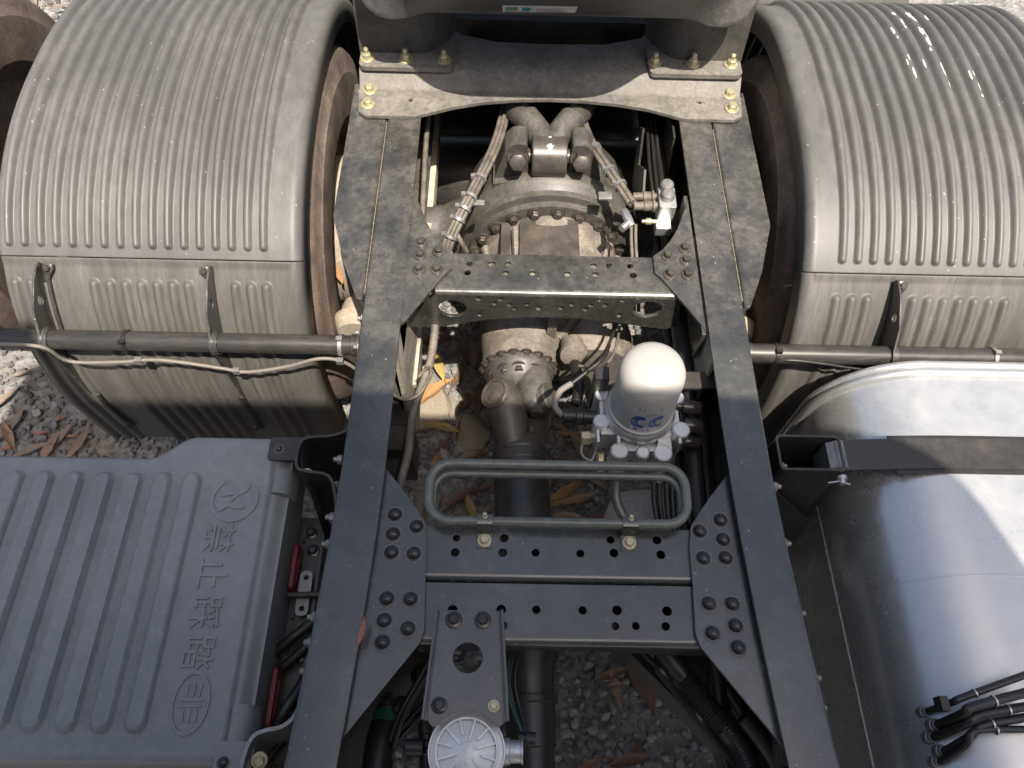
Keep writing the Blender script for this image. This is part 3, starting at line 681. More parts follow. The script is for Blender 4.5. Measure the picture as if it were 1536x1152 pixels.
def mudguard(s):
    side = "left" if s < 0 else "right"
    up = part("mudguard", mud_upper(s), M_MUD, truck, side + " ribbed grey plastic mudguard over the front drive wheel", angle=60); thick(up, .004)
    lo = part("front_flap", mud_lower(s), M_MUD_LOW, up, "streaked lower flap with broken ribs", angle=60); thick(lo, .004)
    # support pipe and its brackets
    b = MB(); x1 = s * 1.29 if s < 0 else s * 1.5
    b.lathe([(.0, 0), (PR * .8, 0), (PR, .003), (PR, abs(x1) - .455), (PR * .97, abs(x1) - .4545), (PR * .97, abs(x1) - .447)], (s * .445, PY, PZ), (s, 0, 0), 28)
    b.lathe([(PR + .003, .012), (PR + .003, .022), (PR, .0235)], (s * .445, PY, PZ), (s, 0, 0), 28)
    pipe = part("support_pipe", b, M_PIPE, truck, side + " black tube holding the mudguard")
    b = MB(); b.lathe([(.030, 0), (.030, .012), (.036, .014), (.036, .02), (0, .02)], (s * .432, PY, PZ), (s, 0, 0), 24); part("socket", b, M_PIPE, pipe)
    for xb in ((-1.178, -.788) if s < 0 else (.795, 1.185)):
        b = MB(); out = []
        for q in np.linspace(.014, .60, 16):
            y, z, ny, nz = fl_curve(q); out.append((y + ny * .0085, z + nz * .0085))
        zz = out[-1]
        out += [(zz[0] - .004, zz[1]), (PY - .018, PZ - .10)]
        out += [(PY + (PR + .007) * math.cos(a), PZ + (PR + .007) * math.sin(a)) for a in np.linspace(R(215), R(105), 9)]
        out += [(1.000, .915), (1.060, .952), (1.104, .962)]
        hole = [(1.036 + .0105 * math.cos(a), .907 + .0125 * math.sin(a)) for a in np.linspace(0, 2 * PI, 17)[:-1]]
        b.plate(out, xb - .0025, xb + .0025, axis='x', holes=[hole])
        b.lathe([(PR + .0005, 0), (PR + .005, 0), (PR + .005, .012), (PR + .0005, .012)], (xb + .002, PY, PZ), (1, 0, 0), 24)
        br = part("arm_bracket", b, M_DARK if s > 0 else M_CHASSIS, pipe)
        # flange strip lying on the flap with a bolted ear at each end
        for q0, q1, wd in ((.016, .20, .016), (.40, .595, .018)):
            def strip(u, v, dz=0.0):
                q = q0 + (q1 - q0) * v; y, z, ny, nz = fl_curve(q)
                end = max(sstep(.82, .95, 1 - v) if q0 < .2 else 0, sstep(.82, .95, v) if q0 > .2 else 0)
                w = wd * (.9 + .8 * end)
                return (xb + .002 + w * u * (1 if xb < -1 or s > 0 else -1), y + ny * (.0105 + dz), z + nz * (.0105 + dz))
            b = MB(); b.grid(strip, 2, 24); o = part("flange", b, M_DARK, pipe); thick(o, .004)
            qe = .024 if q0 < .2 else .585
            y, z, ny, nz = fl_curve(qe); fast("bolt", ME_BOLT, (xb + .016 * (1 if xb < -1 or s > 0 else -1), y + ny * .0125, z + nz * .0125), pipe, (0, ny, nz), .8)
    return up, pipe
mud_l, pipe_l = mudguard(-1)
mud_r, pipe_r = mudguard(1)
# dried white splashes on the right mudguard
def splashes():
    r = random.Random(11); b = MB()
    for i in range(30):
        k = r.choice((6, 7, 7, 8, 8, 9, 10)); x = RIBX[k] + r.uniform(-.006, .006); q0 = r.uniform(.52, .86) - .02 * (k - 6); L = r.uniform(.004, .022); w = r.uniform(.0015, .0038)
        pts = []
        for m in range(8):
            a = 2 * PI * m / 8; q = q0 + L * math.cos(a); dx = w * math.sin(a) * r.uniform(.7, 1.3)
            y, z, ny, nz = arch(q); off = .016 * rib(abs(x + dx - RIBX[k]), .0172) + .0026; pts.append((x + dx, y + ny * off, z + nz * off))
        y, z, ny, nz = arch(q0); off = .016 * rib(abs(x - RIBX[k]), .0172) + .0036
        n = len(b.v); b.add(pts + [(x, y + ny * off, z + nz * off)], [(m, (m + 1) % 8, 8) for m in range(8)])
    o = part("white_splash", b, M_MARK, mud_r, "dried white splashes near the top of the right mudguard", fix=False); o["kind"] = "stuff"
splashes()
# ties and the grey wire along the left pipe
def tie(x, parent, ang=0.7, m=None):
    b = MB(); b.lathe([(PR + .0002, 0), (PR + .0028, 0), (PR + .0028, .009), (PR + .0002, .009)], (x, PY, PZ), (1, 0, 0), 24)
    d = Vector((0, -math.cos(ang), math.sin(ang))); c = Vector((x + .0045, PY, PZ)) + d * (PR + .004)
    b.box(c.x - .007, c.x + .007, c.y - .005, c.y + .005, c.z - .005, c.z + .006)
    return part("cable_tie", b, m or M_RUBBER, parent)
tie(-.995, pipe_l, .9); tie(-.497, pipe_l, 1.5, M_GREY); tie(.523, pipe_r, 1.2); tie(1.035, pipe_r, 1.45, M_GREY)
wire = [(-1.2883, 0.9300, 0.8857), (-1.1591, 0.9300, 0.8766), (-1.1319, 0.9400, 0.7983), (-1.0144, 0.9400, 0.7997), (-0.9161, 0.9400, 0.8123), (-0.7823, 0.9350, 0.7894), (-0.7240, 0.9350, 0.7732), (-0.6250, 0.9400, 0.7932), (-0.5410, 0.9450, 0.8241), (-0.4839, 0.9500, 0.7972), (-0.4334, 0.9500, 0.7044)]
b = MB(); b.tube(smooth_path(wire, 6), .0042, 8); part("wire", b, M_GREYWIRE, pipe_l, "grey sleeved wire sagging below the left pipe")
for p in ((-0.9677, 0.9400, 0.8074), (-0.7471, 0.9350, 0.7754), (-0.4962, 0.9450, 0.8139)):
    b = MB(); b.box(p[0] - .008, p[0] + .008, p[1] - .006, p[1] + .006, p[2] - .006, p[2] + .008); part("cable_tie", b, M_GREY, pipe_l)
b = MB(); b.tube(smooth_path([(0.4878, 0.9600, 0.8173), (0.5422, 0.9550, 0.8424), (0.6288, 0.9500, 0.8388), (0.7236, 0.9500, 0.8182), (0.7979, 0.9500, 0.8119)], 6), .003, 8); part("wire", b, M_RUBBER, pipe_r)
# marker lamp at the pipe end
b = MB(); b.lathe([(.0, 0), (.018, .002), (.022, .012), (.022, .03), (.012, .04), (.012, .06), (0, .06)], (-1.30, PY - .01, PZ + .045), (-1, .1, .2), 16); part("lamp_socket", b, M_CREAM, pipe_l)
b = MB(); b.box(-1.345, -1.275, PY - .025, PY + .02, PZ - .012, PZ + .028); part("lamp_bracket", b, M_GREY, pipe_l)

# mudguards of the rear drive axle behind (only their front edges show)
def rear_guard(s):
    b = MB(); th = np.linspace(.35, R(140), 40); vs = []; xs = np.linspace(XI + .03, XO - .03, 60)
    for t in th:
        for x in xs:
            k = (x - RIBX[0]) / PITCH; r = .575 + .006 * max(0, math.cos(2 * PI * k))
            vs.append((s * x, YW + 1.36 - r * math.cos(t), ZW + r * math.sin(t)))
    n = len(xs); b.add(vs, [(j * n + i, j * n + i + 1, (j + 1) * n + i + 1, (j + 1) * n + i) for j in range(len(th) - 1) for i in range(n - 1)])
    o = part("mudguard", b, M_MUD, truck, ("left" if s < 0 else "right") + " ribbed mudguard over the rear drive wheel", angle=60); thick(o, .004)
rear_guard(-1); rear_guard(1)

# ------------------------------------------------------------------ wheels
def tyre_mb(c, axis, w, ro, ri):
    h = w / 2; b = MB()
    prof = [(ri, -h * .62), (ri + .012, -h * .74), (ri + .03, -h * .84), (ri + .032, -h * .87), (ri + .05, -h * .93), (ri + .052, -h * .955), (ro - .10, -h), (ro - .070, -h * .985), (ro - .068, -h * .965), (ro - .035, -h * .92), (ro - .012, -h * .86), (ro, -h * .76)]
    for g in (-.42, 0, .42): prof += [(ro, h * (g - .06)), (ro - .013, h * (g - .045)), (ro - .013, h * (g + .045)), (ro, h * (g + .06))]
    prof += [(r, -x) for r, x in prof[:12]][::-1]
    b.lathe(prof, c, axis, 72); return b
def rim_mb(c, axis, w, ri):
    h = w / 2; b = MB()
    b.lathe([(ri + .012, -h * .66), (ri + .004, -h * .60), (ri - .012, -h * .5), (ri - .03, -h * .1), (ri - .03, h * .3), (ri + .004, h * .6), (ri + .014, h * .66), (ri + .004, h * .67), (ri - .02, h * .42), (ri - .06, h * .30), (.14, h * .34), (.12, h * .55), (.07, h * .6), (0, h * .6)], c, axis, 48); return b
for s in (-1, 1):
    for k, xc in enumerate((.708, 1.075)):
        c = (s * xc, 1.60, .525); ax = (s if k else -s, 0, 0)
        t = part("wheel", tyre_mb(c, (s, 0, 0), .275, .525, .285), M_TYRE, truck, ("left" if s < 0 else "right") + (" inner" if not k else " outer") + " drive wheel under the mudguard", angle=50)
        part("rim", rim_mb(c, ax, .25, .285), M_DRUM if s < 0 else M_DARK, t)
    for xc in (.735, 1.085):
        c = (s * xc, 2.96, .525); t = part("wheel", tyre_mb(c, (s, 0, 0), .275, .525, .285), M_TYRE, truck, ("left" if s < 0 else "right") + (" inner" if xc < 1 else " outer") + " wheel of the rear drive axle", angle=50)
    # brake drum, back plate and brake chamber inside the wheel
    b = MB(); b.lathe([(.215, 0), (.222, .01), (.222, .15), (.20, .16), (0, .16)], (s * .555, 1.60, .525), (s, 0, 0), 36)
    d = part("brake_drum", b, M_DRUM, truck, "dusty brake drum inside the " + ("left" if s < 0 else "right") + " inner wheel")
    b = MB(); b.lathe([(0, 0), (.05, .004), (.062, .03), (.066, .034), (.066, .046), (.055, .05), (.045, .10), (.02, .115), (.02, .2)], (s * .515, 1.16, .60), (0, 1, 0), 24); part("brake_chamber", b, M_DRUM, d)
    b = MB(); b.box(s * .50 - .035, s * .50 + .035, 1.22, 1.30, .52, .62); part("chamber_bracket", b, M_DRUM, d)

# ------------------------------------------------------------------ drive axle and differential
def axle():
    b = MB(); c = (0.012, 0, .565)
    # banjo centre: rounded casting round the Y axis
    b.lathe([(.0, 1.90), (.12, 1.885), (.20, 1.82), (.245, 1.73), (.262, 1.64), (.262, 1.575), (.270, 1.560), (.274, 1.540), (.270, 1.522), (.262, 1.514), (.258, 1.508), (.252, 1.500), (.258, 1.495), (.256, 1.478), (.238, 1.474), (.236, 1.456), (.205, 1.452)], c, (0, 1, 0), 56)
    for s in (-1, 1):
        pts = [(s * .16, 1.60, .545), (s * .26, 1.60, .535), (s * .36, 1.60, .53), (s * .60, 1.60, .525)]
        b.tube(smooth_path(pts, 6), [.13 - .052 * min(1, i / 9) for i in range(len(smooth_path(pts, 6)))], 20)
    root = part("drive_axle", b, M_IRON2, truck, "dust covered drive axle housing between the rails")
    # carrier: narrowing casting with stepped rings towards the pinion
    b = MB()
    b.lathe([(.205, 1.452), (.205, 1.425), (.196, 1.415), (.190, 1.36), (.178, 1.33)], c, (0, 1, 0), 48)
    secs = [(1.345, .012, .565, .196), (1.29, -.005, .565, .180), (1.22, -.030, .575, .150), (1.15, -.055, .585, .120), (1.10, -.066, .590, .104), (1.075, -.070, .592, .100), (1.065, -.070, .592, .088)]
    n = 40; vs = []; fs = []
    for y, x, z, r in secs:
        for k in range(n): a = 2 * PI * k / n; vs.append((x + r * math.cos(a), y, z + r * math.sin(a)))
    for i in range(len(secs) - 1):
        for k in range(n): fs.append((i * n + k, i * n + (k + 1) % n, (i + 1) * n + (k + 1) % n, (i + 1) * n + k))
    fs.append(tuple((len(secs) - 1) * n + k for k in range(n))); b.add(vs, fs)
    # through-drive case and ribs
    b.lathe([(.0, 0), (.10, .0), (.112, .02), (.112, .10), (.10, .14), (.0, .30)], (.135, 1.10, .545), (0, 1, 0), 32)
    b.box(.0, .024, 1.12, 1.29, .62, .748)
    for a in (R(150), R(118), R(38), R(20)):
        d = Vector((math.cos(a), 0, math.sin(a)))
        b.tube([Vector((-.045, 1.13, .585)) + d * .10, Vector((.0, 1.26, .57)) + d * .165, Vector((.012, 1.42, .565)) + d * .21], .011, 6)
    part("carrier", b, M_AXLE, root)
    # bolts round the carrier flange
    for i in range(22):
        a = 2 * PI * i / 22 + .07; fast("bolt", ME_BOLT, (c[0] + .216 * math.cos(a), 1.454, c[2] + .216 * math.sin(a)), root, (0, -1, 0), 1.35)
    for i in range(18):
        a = 2 * PI * i / 18; 
        if math.sin(a) > -.3: fast("bolt", ME_BOLT, (-.070 + .092 * math.cos(a), 1.0655, .592 + .092 * math.sin(a)), root, (0, -1, 0), 1.0)
    # block with machined face between the bolts
    b = MB(); b.plate(round_poly([(-.075, 1.30), (.085, 1.30), (.085, 1.445), (-.075, 1.445)], .02, 4), .70, .765); b.box(-.125, -.100, 1.33, 1.445, .66, .745)
    part("machined_block", b, M_IRON, root)
    # saddle casting carrying the thrust rod joint
    b = MB()
    prof = [(-.165, .70), (.165, .70), (.155, .775), (.118, .90), (.098, .925), (.060, .925), (.052, .80), (-.052, .80), (-.060, .925), (-.098, .925), (-.118, .90), (-.155, .775)]
    b.plate(round_poly(prof, [.01, .01, .03, .03, .025, .012, .02, .02, .012, .025, .03, .03], 4), 1.555, 1.625, axis='y')
    b.plate(round_poly([(-.21, .66), (.21, .66), (.150, .78), (.122, .875), (.085, .885), (.070, .80), (-.070, .80), (-.085, .885), (-.122, .875), (-.150, .78)], .02, 4), 1.572, 1.608, axis='y')
    b.plate([(-.165, .66), (.165, .66), (.15, .80), (.06, .815), (-.06, .815), (-.15, .80)], 1.535, 1.70, axis='y')
    part("saddle_casting", b, M_IRON2, root)
    for s in (-1, 1):
        b = MB(); b.lathe([(.021, 0), (.021, .05), (.024, .055), (.024, .075), (.015, .080), (0, .08)], (s * .084, 1.582, .868), (0, -.75, .35), 6)
        b.lathe([(.030, -.04), (.030, .03), (.028, .036), (0, .036)], (s * .084, 1.582, .868), (0, -.75, .35), 20); part("joint_bolt", b, M_IRON, root)
    # joint bush with arrow
    b = MB(); b.lathe([(.036, -.047), (.052, -.0465), (.055, -.043), (.055, .043), (.052, .0465), (.036, .047)], (0, 1.575, .868), (1, 0, 0), 40)
    b.lathe([(0, -.095), (.020, -.095), (.020, .095), (0, .095)], (0, 1.575, .868), (1, 0, 0), 20)
    jb = part("joint_bush", b, M_IRON, root)
    def arrow(u, t): a = R(90) + t / .0562; return (u, 1.575 + .0562 * math.cos(a) * 1.0, .868 + .0562 * math.sin(a))
    b = MB(); rows = [(-.004, .004, -.024), (-.004, .004, .010), (-.0105, .0105, .010), (-.0005, .0005, .028)]
    b.add([arrow(u, t + .006) for l, r_, t in rows for u in (l, r_)], [(0, 1, 3, 2), (4, 5, 7, 6)]); part("arrow_mark", b, M_MARK, root, fix=False)
    # forked eye joining both rods to the bush
    b = MB()
    for s in (-1, 1): b.tube([(s * .012, 1.60, .886), (s * .030, 1.635, .896), (s * .062, 1.685, .900)], [.034, .036, .037], 18)
    part("rod_fork", b, M_IRON2, root)
    # V thrust rods
    for s in (-1, 1):
        b = MB(); p0 = Vector((s * .02, 1.615, .890)); p1 = Vector((s * .075, 1.70, .895)); p2 = Vector((s * .34, 2.20, .88))
        b.tube([p0, p0.lerp(p1, .55), p1, p1.lerp(p2, .06), p1.lerp(p2, .07), p2], [.027, .028, .034, .034, .028, .028], 20); part("thrust_rod", b, M_IRON, root)
    return root
axle_o = axle()

# ------------------------------------------------------------------ drive shaft with universal joint
def shaft():
    J = Vector((-.070, .945, .600)); E = Vector((-.018, -.35, .585)); d = (E - J).normalized()
    _, u, w = frame_of(d); 
    X = Vector((1, 0, 0)); X = (X - d * X.dot(d)).normalized(); Zs = d.cross(X); Zs = Zs if Zs.z > 0 else -Zs
    b = MB()
    b.lathe([(.045, .085), (.060, .10), (.068, .125), (.068, .43), (.0675, .435), (.0675, .62), (.056, .64), (.054, .70), (.0595, .702), (.0595, .715), (.054, .718), (.052, .80), (.047, .803), (.047, .86), (.052, .865), (.052, 1.25), (0, 1.25)], J, d, 44)
    root = part("drive_shaft", b, M_SHAFT, truck, "thick black drive shaft running forward from the axle")
    b = MB(); b.lathe([(.069, .125), (.0705, .127), (.0705, .137), (.069, .139)], J, d, 44); b.lathe([(.069, .158), (.0705, .160), (.0705, .164), (.069, .166)], J, d, 44); part("weld_band", b, M_SHAFT, root)
    # flange yoke on the pinion
    fd = (X * .78 + Zs * .62).normalized(); sd0 = (X * -.62 + Zs * .78).normalized()
    b = MB(); b.lathe([(.0, 0), (.090, 0), (.093, .004), (.093, .020), (.086, .030), (.078, .050), (.066, .066), (.040, .074), (0, .076)], (-.070, 1.064, .596), (0, -1, -.02), 44)
    for s in (-1, 1):
        P0 = Vector((-.070, 1.035, .598)) + fd * .042 * s; P1 = J + fd * .058 * s
        b.tube([P0 + Vector((0, .015, 0)), P0.lerp(P1, .3), P0.lerp(P1, .65), P1, P1 - Vector((0, .026, 0)), P1 - Vector((0, .040, 0))], [.046, .048, .046, .044, .034, .016], 22)
        b.lathe([(.036, 0), (.036, .020), (.032, .024), (0, .024)], P1 + fd * s * .020, fd * s, 28)
    part("flange_yoke", b, M_IRON2, root)
    for a in (R(60), R(122), R(92), R(30), R(150)):
        fast("bolt", ME_BOLT, (-.070 + .070 * math.cos(a), 1.029, .596 + .070 * math.sin(a)), root, (0, -1, .35), 1.35)
    # shaft yoke ears with bearing caps
    for s in (-1, 1):
        sd = sd0 * -s; P1 = J + sd * .060; P0 = J + d * .135 + sd * .024
        b = MB(); b.tube([P0, P0.lerp(P1, .35), P0.lerp(P1, .7), P1, P1 - d * .030, P1 - d * .046], [.044, .046, .049, .050, .040, .018], 24)
        b.lathe([(.042, 0), (.042, .022), (.039, .026), (.034, .026), (.033, .021), (0, .021)], P1 + sd * .020, sd, 32)
        part("shaft_yoke", b, M_IRON, root)
        b = MB(); b.lathe([(.0, 0), (.031, 0), (.031, .003), (0, .004)], P1 + sd * .0412, sd, 28); part("bearing_cap", b, M_IRON, root)
    b = MB(); b.tube([J - X * .06, J + X * .06], .02, 16); b.tube([J - Zs * .06, J + Zs * .06], .02, 16); part("joint_cross", b, M_IRON, root)
    return root
shaft()

# leaf springs, dusty, below the rails
for s in (-1, 1):
    b = MB()
    for k in range(4):
        z = .600 - k * .019; L = .62 - .06 * k
        prof = [(1.60 - L * t, z - .0 + .10 * (t * t) * .5, ) for t in np.linspace(1, -1, 17)]
        lo = [(y, zz - .0165) for y, zz in prof][::-1]
        b.sweep_x([(y, zz) for y, zz in prof] + lo, [s * .335, s * .415])
    sp = part("leaf_spring", b, M_SPRING, truck, ("left" if s < 0 else "right") + " dusty leaf spring under the rail")
    b = MB(); b.box(s * .375 - .04, s * .375 + .04, .80, .885, .45, .68); part("spring_hanger", b, M_DARK, sp)
    b = MB(); b.plate([(.885, .93), (1.25, .93), (1.22, .60), (1.12, .44), (.96, .44), (.885, .55)], s * .344, s * .352, axis="x"); part("hanger_plate", b, M_SPRING, sp)

# rod crossmember behind the axle, and two black cylinders added to darken the gap
b = MB(); b.plate([(-.42, .94), (.42, .94), (.42, .60), (.25, .52), (-.25, .52), (-.42, .60)], 2.16, 2.28, axis='y'); part("crossmember", b, M_DARK, truck, "black crossmember behind the axle, anchoring the thrust rods")
for y, z in ((2.02, .34), (2.40, .34)):
    b = MB(); b.lathe([(0, -.42), (.09, -.41), (.135, -.36), (.14, -.34), (.14, .34), (.135, .36), (.09, .41), (0, .42)], (0, y, z), (1, 0, 0), 28); part("reservoir_and_gap_filler", b, M_DARK, truck, "black cylinder added to darken the gap behind the axle" if y < 2.2 else "second added black cylinder farther behind the axle")

# ------------------------------------------------------------------ battery box cover, left
CX1 = -.561; CZ = .850
RIBC = [-.757 - .0615 * k for k in range(9)]
def cover_back(x): return .664 + .047 * sstep(-.865, -.765, x)
def stad(x, y, cx, y0, y1, w):
    dy = max(y0 - y, 0.0, y - y1); return math.hypot(x - cx, dy) / w
def cover_z(x, y):
    z = CZ
    for c in RIBC:
        if abs(x - c) < .03:
            d = stad(x, y, c, .158, .618, .0205); z += .0150 * (1 - sstep(.70, 1.0, d))
    z -= .030 * sstep(-.602, -.590, x) * 0.35 + .020 * sstep(-.590, CX1, x)
    z += .010 * sstep(-.86, -.77, x) * sstep(.60, .66, y)
    return z
def cover():
    b = MB(); xs = list(np.linspace(-1.26, -.61, 200)) + list(np.linspace(-.61, CX1, 16))[1:]
    ts = list(np.linspace(0, 1, 110)); n = len(xs); vs = []
    m = len(ts) + 6
    for j in range(m):
        for x in xs:
            yb = cover_back(x); yf = .105
            if j < 3: a = (3 - j) / 3; y = yf - .018 * math.sin(a * PI / 2); z = cover_z(x, yf) - .018 * (1 - math.cos(a * PI / 2)) - (.09 if j == 0 else 0)
            elif j >= m - 3: a = (j - (m - 4)) / 3; y = yb + .012 * math.sin(a * PI / 2); z = cover_z(x, yb) - .012 * (1 - math.cos(a * PI / 2)) - (.12 if j == m - 1 else 0)
            else:
                t = ts[j - 3]; y = yf + (yb - yf) * t; z = cover_z(x, y)
            vs.append((x, y, z))
    b.add(vs, [(j * n + i, j * n + i + 1, (j + 1) * n + i + 1, (j + 1) * n + i) for j in range(m - 1) for i in range(n - 1)])
    # down-turned inner side
    k = len(b.v); ed = [vs[j * n + n - 1] for j in range(m)]
    b.add(ed + [(x + .004, y, z - .11) for x, y, z in ed], [(j, j + 1, j + 1 + m, j + m) for j in range(m - 1)])
    root = part("battery_cover", b, M_COVER, truck, "dark grey ribbed plastic battery cover with raised emblems and lettering", angle=50)
    return root
cov = cover()
def raised(pts, h=.0036, parent=cov, name="emblem", holes=(), z=CZ, mat=M_COVER):
    b = MB(); b.plate(pts, z - .001, z + h, holes); o = part(name, b, mat, parent); return o
# round emblem: ring with a slanted double-lobed stroke
ex, ey = -.664, .583
raised(circ(ex, ey, .0500, 48), holes=[circ(ex, ey, .0415, 48)])
lobe = [(-.030, .010), (-.026, .017), (-.012, .017), (.004, .0215), (.018, .024), (.025, .030), (.029, .0265), (.026, .020), (.018, .0125), (.010, .0095), (-.004, -.0045), (-.007, -.008), (.010, -.008), (.020, -.011), (.024, -.017), (.020, -.0215), (.006, -.0215), (-.008, -.017), (-.013, -.019), (-.023, -.0285), (-.027, -.0255), (-.030, -.016), (-.028, -.0085), (-.016, -.007), (-.010, -.0055), (.000, .006), (-.002, .0085), (-.016, .0065), (-.027, .006)]
raised([(ex + x, ey + y) for x, y in round_poly(lobe, .003, 3)])
# oval emblem: ring, two centre bars and swept wing strokes
ox, oy = -.668, .190
def ell(a, b_, n=48): return [(ox + a * math.cos(2 * PI * i / n), oy + b_ * math.sin(2 * PI * i / n)) for i in range(n)]
raised(ell(.0345, .0545), holes=[ell(.0300, .0495)])
for dy in (-.0048, .0048): raised([(ox - .020, oy + dy - .0018), (ox + .020, oy + dy - .0018), (ox + .020, oy + dy + .0018), (ox - .020, oy + dy + .0018)])
for s in (-1, 1):
    for k, dx in enumerate((-.011, .001, .013)):
        L = (.021, .024, .022)[k]; y0 = oy + s * .0105
        raised([(ox + dx - .0018, y0), (ox + dx + .0018, y0), (ox + dx + .0030 , y0 + s * L), (ox + dx - .0012, y0 + s * L)])
def text_mesh(body, size, extrude, align='LEFT', spacing=1.0):
    c = bpy.data.curves.new("lettering", 'FONT'); c.body = body; c.size = size; c.extrude = extrude; c.align_x = align; c.space_character = spacing
    o = bpy.data.objects.new("lettering", c); col.objects.link(o); bpy.context.view_layer.update()
    me = bpy.data.meshes.new_from_object(o.evaluated_get(bpy.context.evaluated_depsgraph_get()))
    bpy.data.objects.remove(o); bpy.data.curves.remove(c); return me
for i, ch in enumerate("禁止踩踏"):
    me = text_mesh(ch, .066, .0034); me.materials.clear()
    q = Matrix.Rotation(-PI / 2, 3, 'Z').to_quaternion()
    put("lettering", me, M_COVER, cov, (-.7035 + .002 * i, .5335 - .0740 * i, CZ + .0004), q)
# clips and steel tabs along the inner edge
for y0, y1 in ((.600, .655), (.125, .190)):
    b = MB(); b.plate(round_poly([(-.594, .0), (-.556, .0), (-.556, .036), (-.594, .036)], .004, 3) and [(-.592, CZ - .045), (-.592, CZ - .002), (-.588, CZ + .003), (-.566, CZ - .004), (-.556, CZ - .016), (-.553, CZ - .06)], y0, y1, axis='y'); part("clip", b, M_COVER, cov)
b = MB(); b.plate(round_poly([(-.607, .667), (-.535, .667), (-.535, .720), (-.607, .720)], .006, 3), CZ + .0115, CZ + .016); tb = part("steel_tab", b, M_DARK, cov); fast("rivet", ME_RIVET, (-.585, .692, CZ + .016), cov, s=.55)
b = MB(); b.plate(round_poly([(-.605, .00), (-.540, .00), (-.545, .128), (-.605, .128)], .010, 4), CZ + .003, CZ + .007); b.box(-.546, -.540, .0, .12, CZ - .08, CZ + .002); part("steel_tab", b, M_COVER, cov); fast("rivet", ME_RIVET, (-.588, .093, CZ + .007), cov, s=.7)

# what sits in the gap between the cover and the rail
b = MB(); b.box(-1.22, -.50, .08, .60, .36, .700); bat = part("battery_box", b, M_DARK, truck, "black battery tray below the cover")
b = MB()
for k in range(9): b.box(-.548, -.540, .10 + .055 * k, .135 + .055 * k, .70, .716)
b.box(-.540, -.505, .10, .58, .700, .712); b.box(-.502, -.495, .08, .60, .70, .735)
part("battery_lid", b, M_DARK, bat)
def loop_handle(y0, y1, x, z):
    b = MB(); out = round_poly([(y0, z - .05), (y1, z - .05), (y1 - .006, z - .012), (y0 + .006, z - .012)], .010, 4)
    b.plate(out, x - .004, x + .004, holes=[round_poly([(y0 + .018, z - .04), (y1 - .022, z - .04), (y1 - .022, z - .022), (y0 + .024, z - .022)], .006, 3)], axis='x'); return b
part("terminal_cover", loop_handle(.42, .525, -.545, .775), M_RED, bat, "red terminal cover nearer the wheel")
part("terminal_cover", loop_handle(.155, .275, -.545, .785), M_RED, bat, "red terminal cover nearer the viewer")
b = MB(); b.plate(round_poly([(-.535, .375), (-.508, .375), (-.508, .470), (-.535, .470)], .013, 5), .730, .735, [circ(-.5215, .390, .0055), circ(-.5215, .455, .0055)]); part("steel_strap", b, M_GREY, bat)
b = MB(); b.lathe([(.007, 0), (.007, .075), (.011, .076), (.011, .10), (0, .10)], (-.552, .415, .745), (1, .02, .02), 12); part("clamp_rod", b, M_DARK, bat)
b = MB(); b.box(-.498, -.452, .38, .60, .60, .606); part("side_sheet", b, M_CAST, bat)
for pts, r in (([(-.565, .30, .735), (-.52, .335, .75), (-.48, .37, .74), (-.45, .385, .70)], .011), ([(-.56, .26, .73), (-.51, .30, .745), (-.47, .34, .75), (-.45, .36, .72)], .010), ([(-.545, .14, .74), (-.52, .19, .76), (-.495, .24, .75), (-.475, .32, .72), (-.46, .35, .70)], .012), ([(-.55, .11, .72), (-.51, .16, .74), (-.48, .20, .73), (-.46, .24, .70)], .009)):
    b = MB(); b.tube(smooth_path(pts, 6), r, 10); part("battery_cable", b, M_RUBBER, bat)
for y, x in ((.52, -.52), (.21, -.515), (.30, -.52), (.56, -.53)): fast("bolt", ME_BOLT, (x, y, .712), bat, s=.9)
# bent brackets of the box on the rail
def sheet_path(pts, z0, z1, t=.006):
    p = smooth_path([(x, y, 0) for x, y in pts], 5); b = MB(); n = len(p); L = []; Rr = []
    for i in range(n):
        d = (p[min(i + 1, n - 1)] - p[max(i - 1, 0)]).normalized(); w = Vector((-d.y, d.x, 0)) * t / 2; L.append(p[i] + w); Rr.append(p[i] - w)
    out = [(q.x, q.y) for q in L] + [(q.x, q.y) for q in Rr[::-1]]
    vs = [(x, y, z0) for x, y in out] + [(x, y, z1) for x, y in out]; m = len(out); fs = []
    for i in range(n - 1):
        a, c = i, m - 1 - i; fs.append((i, i + 1, m - 2 - i, m - 1 - i)); fs.append((i + m, i + 1 + m, 2 * m - 2 - i, 2 * m - 1 - i))
    for i in range(m): fs.append((i, (i + 1) % m, (i + 1) % m + m, i + m))
    b.add(vs, fs); return b
br = part("box_bracket", sheet_path([(-.436, .735), (-.447, .722), (-.475, .712), (-.515, .708), (-.533, .698), (-.538, .665), (-.532, .638), (-.51, .630), (-.475, .625), (-.458, .610), (-.447, .575), (-.440, .54)], .66, .895), M_DARK, truck, "black bent bracket carrying the battery box, by the wheel")
fast("bolt", ME_YBOLT, (-.520, .640, .86), br, (0.3, -.6, .6), .9)
b = MB(); b.add([(-.535, .70, .88), (-.530, .65, .88), (-.455, .45, .70), (-.448, .47, .70), (-.535, .70, .83), (-.530, .65, .83), (-.455, .45, .64), (-.448, .47, .64)], [(0, 1, 2, 3), (4, 7, 6, 5), (0, 4, 5, 1), (1, 5, 6, 2), (2, 6, 7, 3), (3, 7, 4, 0)]); part("brace", b, M_DARK, br)
br2 = part("box_bracket", sheet_path([(-.452, .235), (-.462, .20), (-.470, .168), (-.490, .150), (-.520, .143), (-.538, .132), (-.547, .105), (-.550, .06), (-.552, -.02)], .66, .882, .007), M_GREY, truck, "grey bent bracket carrying the battery box, by the viewer")
fast("bolt", ME_YBOLT, (-.525, .098, .86), br2, (0.2, -.3, .9), 1.1)

